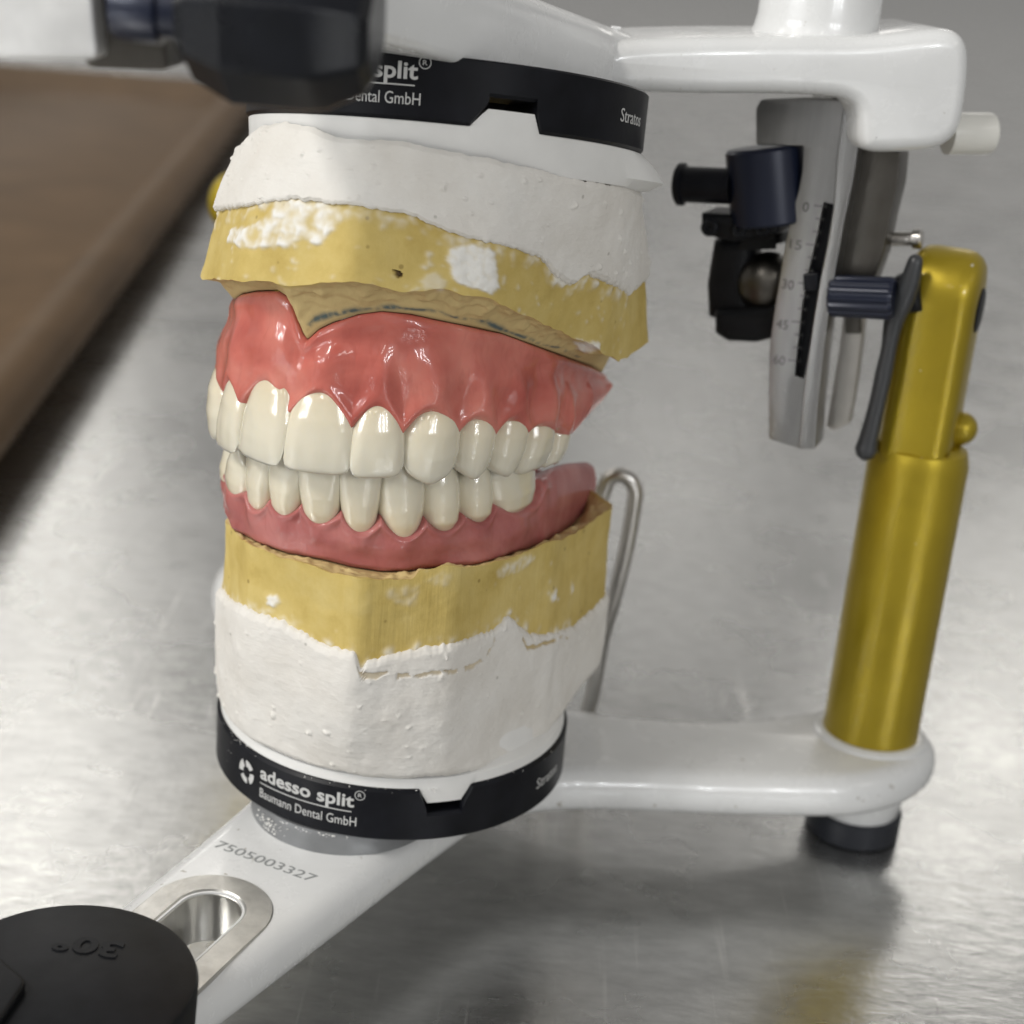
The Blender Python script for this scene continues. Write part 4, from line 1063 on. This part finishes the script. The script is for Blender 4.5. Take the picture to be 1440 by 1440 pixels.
# ================================================================== dentures
def tooth(name, arch, up, t0, t1, neck_h, edge_h, kind, parent, seed):
    """one crown: grid of rings from the biting edge up past the neck"""
    sg = 1 if up else -1
    tc = 0.5*(t0+t1); c, tan, o = arch.frame(tc)
    W = 0.5*np.linalg.norm(arch.p(t1)-arch.p(t0))*1.005
    H = (neck_h-edge_h)*sg + (2.2 if up else 1.2)                  # crown plus what the gum hides
    rs = np.random.default_rng(seed)
    turn = rs.uniform(-0.10, 0.10) if kind in ('central', 'lateral', 'lower_incisor') else (rs.uniform(-0.22, 0.16) if up else rs.uniform(-0.08, 0.08))
    tan, o = tan*math.cos(turn)+o*math.sin(turn), o*math.cos(turn)-tan*math.sin(turn)
    tip = {'central': 0.02, 'lateral': 0.05, 'canine': 0.12, 'premolar': 0.12, 'molar': 0.08, 'lower_incisor': 0.07}[kind]*(1 if tc > 0 else -1)*(1.0 if up else 0.45)
    W_k = rs.uniform(1.0, 1.06); skew = rs.uniform(-0.12, 0.12)
    NU, NV = 44, 30
    T3 = np.array([tan[0], tan[1], 0]); O3 = np.array([o[0], o[1], 0]); base = np.array([c[0], c[1], arch.occ(c)+edge_h])
    thick = {'central': 3.2, 'lateral': 3.0, 'canine': 3.8, 'premolar': 4.2, 'molar': 4.6, 'lower_incisor': 2.8}[kind]
    lean = {'central': 0.10, 'lateral': 0.09, 'canine': 0.05, 'premolar': 0.02, 'molar': 0.0, 'lower_incisor': 0.10}[kind]
    lean_mm = lean_u(tc) if up else {'lower_incisor': 0.3, 'canine': 0.0, 'premolar': -0.5, 'molar': -0.6}[kind]
    V = []
    for j in range(NV):
        v = j/(NV-1)
        if kind in ('central', 'lateral'): wf = np.interp(v, [0, 0.06, 0.2, 0.45, 0.7, 0.86, 1.0], [0.925, 0.985, 1.0, 0.99, 0.90, 0.76, 0.55])
        elif kind == 'lower_incisor': wf = np.interp(v, [0, 0.06, 0.2, 0.5, 0.8, 1.0], [0.90, 0.97, 1.0, 0.96, 0.84, 0.66])
        elif kind == 'canine': wf = np.interp(v, [0, 0.1, 0.28, 0.5, 0.75, 0.88, 1.0], [0.80, 0.93, 1.0, 1.0, 0.92, 0.80, 0.62])
        elif kind == 'premolar': wf = np.interp(v, [0, 0.1, 0.3, 0.55, 0.8, 1.0], [0.84, 0.95, 1.0, 1.0, 0.92, 0.74])
        else: wf = np.interp(v, [0, 0.1, 0.3, 0.6, 0.85, 1.0], [0.88, 0.97, 1.0, 0.96, 0.84, 0.66])
        D = thick*np.interp(v, [0, 0.04, 0.12, 0.35, 0.7, 1.0], [0.10, 0.24, 0.36, 0.62, 0.95, 0.85])
        if kind in ('premolar', 'molar'): D = thick*np.interp(v, [0, 0.06, 0.16, 0.4, 0.75, 1.0], [0.62, 0.80, 0.92, 1.0, 1.0, 0.85])
        elif kind == 'canine': D = thick*np.interp(v, [0, 0.05, 0.16, 0.4, 0.75, 1.0], [0.16, 0.36, 0.62, 0.9, 1.0, 0.85])
        # labial profile: flat near the edge, fullest in the gingival third
        lab = np.interp(v, [0, 0.05, 0.25, 0.55, 0.8, 1.0], [-0.05, 0.30, 0.75, 1.0, 0.72, -0.05]) + lean_mm*(0.42-v)
        if kind in ('premolar', 'molar'): lab = np.interp(v, [0, 0.06, 0.3, 0.6, 0.8, 1.0], [-0.85, -0.25, 0.55, 0.95, 0.72, -0.3 if up else -1.0]) + lean_mm*(0.42-v)
        if kind == 'canine': lab = np.interp(v, [0, 0.06, 0.3, 0.6, 0.8, 1.0], [-0.35, 0.15, 0.95, 1.25, 0.9, 0.1]) + lean_mm*(0.42-v)
        for i in range(NU):
            ph = 2*math.pi*i/NU; cc, ss = math.cos(ph), math.sin(ph)
            a = math.copysign(abs(cc)**0.78, cc); s = math.copysign(abs(ss)**(0.72 if kind in ('central', 'lateral', 'lower_incisor') else 0.95), ss)
            # biting edge
            if kind == 'central': e = 0.05*a*sg + 0.55*abs(a)**9 + 0.10*a*a
            elif kind == 'lateral': e = 0.70*abs(a)**8 + 0.15*a*a + 0.12*a
            elif kind == 'lower_incisor': e = 0.6*abs(a)**7
            elif kind == 'canine': e = 1.75*abs(a-0.05-skew)**1.25 + 0.7*abs(a)**8
            elif kind == 'premolar': e = 1.85*abs(a-skew*1.5)**1.3 + 0.5*abs(a)**8
            else: e = 0.55*(1-math.cos(2*math.pi*a))*0.55 + 0.8*(1-math.cos(math.pi*a))*0.0 + 0.9*abs(a)**8 + 0.35*math.cos(math.pi*a)*0.8
            h = e*(1-v)**1.4 + H*v
            y = lab - D*(1-s)*0.9
            # developmental lobes on the face and convexity across it
            if ss > 0:
                y -= 0.55*abs(a)**2.4*(0.5 if v < 0.5 else 0.7)
                if kind in ('central', 'lateral'): y += 0.06*math.cos(3*math.pi*a)*math.exp(-((v-0.25)/0.25)**2)
                if kind == 'canine': y += 0.20*math.exp(-(a/0.45)**2)*(1-v*0.6)
                if kind == 'premolar': y += 0.16*math.exp(-(a/0.45)**2)*(1-v*0.5)
                if kind == 'molar': y += 0.16*-math.cos(2*math.pi*a)*math.exp(-((v-0.2)/0.4)**2)
            p = base + T3*(W*W_k*wf*a + tip*(h-0.4*H)) + O3*y + ZZ*(sg*h)
            V.append(p)
    F = []
    for j in range(NV-1):
        for i in range(NU):
            i2 = (i+1) % NU; F.append((j*NU+i, j*NU+i2, (j+1)*NU+i2, (j+1)*NU+i))
    V = np.array(V); V = V + O3*(0.05*nz(V, 0.5, seed)+0.025*nz(V, 1.3, seed+3))[:, None]
    # close the edge along its length rather than to a point
    F += [(i, i+1, NU-1-i, (NU-i) % NU) for i in range(NU//2)]
    F.append([(NV-1)*NU+i for i in range(NU)])
    o_ = mesh_obj(name, V, F, 'tooth', parent, attrs={'crown': np.repeat(np.arange(NV)/(NV-1), NU)})
    rx = o_
    return o_

def denture(up):
    arch = UA if up else LA; sg = 1 if up else -1
    root = empty('upper_denture' if up else 'lower_denture',
                 'glossy pink upper denture with large ivory front teeth' if up else 'pink lower denture with narrower ivory teeth seated in the lower cast', 'denture', 'full dentures between the casts')
    T, HM, HB, ob = (UT_, UHM, UHB, ob_u) if up else (LT_, LHM, LHB, ob_l)
    xs, necks, edges, kinds = (U_X, U_NECK, U_EDGE, U_KIND) if up else (L_X, L_NECK, L_EDGE, L_KIND)
    tb = [t_at(arch, x) for x in xs]
    # ---- pink base: swept section with scalloped margin and root eminences
    phase = np.interp(T, tb, np.arange(len(tb)))
    step = tb[2]-tb[1]
    phase = np.where(T < tb[0], (T-tb[0])/(0.27), phase); phase = np.where(T > tb[-1], len(tb)-1+0*T, phase)
    NB = 34; rows = []
    for i, t in enumerate(T):
        c, tan, o = arch.frame(t); hm, hb = HM[i], HB[i]
        o3 = np.array([o[0], o[1], 0]); z0 = arch.occ(c); b3 = np.array([c[0], c[1], 0])
        tail = np.clip((t-tb[-1])/0.2, 0, 1)
        emi = math.cos(2*math.pi*(phase[i]-0.5))*(1-tail)
        def pt(off, h): return b3 + o3*off + ZZ*(z0+h)
        col = []
        # tongue side, then the crest under the teeth
        col.append(pt(-12, hm+sg*min(9, abs(hb-hm)*0.6))); col.append(pt(-10.5, hm+sg*3)); col.append(pt(-8.2, hm+sg*0.2+sg*6*tail*(0 if up else 1))); col.append(pt(-5, hm-sg*0.3*(1-tail)+sg*2.6*tail*(0 if up else 1))); col.append(pt(-2.2, hm-sg*0.25*(1-tail)+sg*0.7*tail*(0 if up else 1)))
        for j in range(NB):
            w_ = j/(NB-1)
            h = hm + (hb-hm)*w_
            om = (om_u if up else om_l)(t); off = om + (ob(t)-om)*w_ - 0.80*math.exp(-w_*22) + (0.38 if up else 0.2)*math.exp(-((w_-0.11)/0.10)**2)*(1-tail)
            bell = math.exp(-((w_-0.30)/0.24)**2)
            off += emi*(0.30+0.5*max(0, min(1, t/0.9)) if up else 0.36)*bell + (0.55 if up else 0.3)*(1-emi)*0.5*math.exp(-(w_/0.16)**2)*(1-tail)
            off += (1.1 if up else 0.5)*math.sin(math.pi*w_)*(0.4+0.6*tail) - (0.9*math.exp(-((w_-0.80)/0.18)**2) if up else 0.25*math.exp(-((w_-0.7)/0.2)**2))
            if w_ > 0.92: off -= (w_-0.92)*6
            col.append(pt(off, h))
        col.append(pt(ob(t)-1.0, hb+sg*0.35)); col.append(pt(ob(t)-2.6, hb+sg*0.2)); col.append(pt(ob(t)-6, hb-sg*0.5))
        rows.append(col)
    # rounded distal ends
    for end, k in ((0, 1), (-1, -2)):
        mid = np.mean(rows[end], axis=0); dirn = np.mean(rows[end], axis=0)-np.mean(rows[k], axis=0); dirn /= np.linalg.norm(dirn)+1e-9
        extra = []
        for s, e in ((0.97, 0.3), (0.9, 0.6), (0.78, 0.9), (0.6, 1.15), (0.36, 1.3), (0.1, 1.36)):
            extra.append([mid+(np.array(q)-mid)*s+dirn*e for q in rows[end]])
        rows = extra[::-1]+rows if end == 0 else rows+extra
    V = np.array([q for r in rows for q in r]); nr = len(rows[0])
    nrm = np.array([arch.frame(t)[2] for t in T]); nrm = np.vstack([nrm[:1]]*6+[nrm]+[nrm[-1:]]*6)
    amp = np.concatenate([np.zeros(5), np.clip(np.arange(NB)/4, 0, 1), np.zeros(3)])
    quiet = 1-0.95*np.clip((np.concatenate([T[:1]]*6+[T]+[T[-1:]]*6)-tb[-1])/0.15, 0, 1)
    V[:, :2] += np.repeat(nrm, nr, 0)*(np.repeat(quiet, nr)*np.tile(amp, len(rows))*(0.55*nz(V, 0.13, 5)+0.24*nz(V, 0.28, 11)*(1 if up else 1.4)+0.03*nz(V, 0.9, 2)+0.08*nz(V*np.array([1, 1, 0.4]), 0.30, 21)))[:, None]
    F = grid_faces(len(rows), nr)
    F += [(i*nr+nr-1, (i+1)*nr+nr-1, (i+1)*nr, i*nr) for i in range(len(rows)-1)]
    F += [list(range(nr)), [(len(rows)-1)*nr+k for k in range(nr)]]
    mesh_obj('denture_base', V, F, 'gum_upper' if up else 'gum_lower', root)
    # ---- teeth
    for k in range(len(kinds)):
        tc = 0.5*(tb[k]+tb[k+1]); sh = sg
        nh = solve_line(lambda h: arch.at(tc, ((om_u if up else om_l)(tc))+0.3, sg*h), -8, 30, lambda x: necks[k]+0*x); eh = solve_line(lambda h: arch.at(tc, 0.4+(lean_u(tc)*0.42 if up else 0), sg*h), -12, 20, lambda x: edges[k]+0*x)
        tooth('tooth', arch, up, tb[k], tb[k+1], sg*nh, sg*eh, kinds[k], root, 10+k+(0 if up else 40))
        if k == 0: h_first = (sg*nh, sg*eh)
    # teeth on the side turned away
    t = tb[0]; seq = ([('lateral', 0.245), ('canine', 0.27), ('premolar', 0.25), ('premolar', 0.23), ('molar', 0.3)] if up else [('premolar', 0.23), ('premolar', 0.23), ('molar', 0.32)])
    nh, eh = h_first
    for k, (kd, dt) in enumerate(seq):
        tooth('tooth', arch, up, t-dt, t, nh-sg*0.5*(k+1) if up else nh, eh+(sg*0.15*k if up else 0), kd, root, 70+k+(0 if up else 20)); t -= dt
    return root
denture(True); denture(False)

# ================================================================== plaster crumbs and smears
def crumbs(name, spots, label):
    V = []; F = []
    for (p, s) in spots:
        p = np.asarray(p, float); o = len(V); n = 0
        ico = [(0, 0, 1), (0.9, 0, 0.3), (0.28, 0.85, 0.3), (-0.72, 0.53, 0.3), (-0.72, -0.53, 0.3), (0.28, -0.85, 0.3), (0, 0, -0.4)]
        for q in ico:
            V.append(p + np.array(q)*s*rng.uniform(0.6, 1.25, 3)*np.array([1, 1, 0.7]))
        for k in range(5):
            F.append((o, o+1+k, o+1+(k+1) % 5)); F.append((o+6, o+1+(k+1) % 5, o+1+k))
    ob = mesh_obj(name, V, F, 'crumb_white', None, smooth=True)
    tag(ob, label, 'crumbs', kind='stuff'); return ob
sp = []
# along the upper edge of the lower plate
for x in list(rng.uniform(310, 360, 16)) + list(rng.uniform(370, 570, 12)) + list(rng.normal(606, 9, 16)) + list(rng.uniform(665, 780, 6)):
    a = ring_angle(x, 0, (0, 0), ZL1, (0, 0)); r = rng.uniform(29.35, 29.95)
    sp.append((posL(r, a, ZL1-0.05-max(0, (r-29.55))*0.9), rng.uniform(0.08, 0.2)))
for k in range(5): a = ring_angle(rng.uniform(318, 345), 0, (0, 0), ZL1, (0, 0)); sp.append((posL(30.0, a, rng.uniform(27, 32.5)), 0.09))
# spilt plaster on the grey spacer and its foot
for k in range(46):
    a = math.radians(rng.normal(-134, 7)); t = rng.uniform(0, 1)**0.7; sp.append((np.array([-6+15.5*math.cos(a), -14+15.5*math.sin(a), ZF+0.2+2.4*t]), rng.uniform(0.12, 0.34)))
for k in range(60):
    a = math.radians(rng.uniform(-128, -82)); sp.append((np.array([-6+15.0*math.cos(a), -14+15.0*math.sin(a), 23.4+rng.uniform(-0.35, 0.5)]), rng.uniform(0.12, 0.3)))
crumbs('plaster_crumbs', sp, 'tiny white plaster crumbs on the lower plate edge and grey spacer')
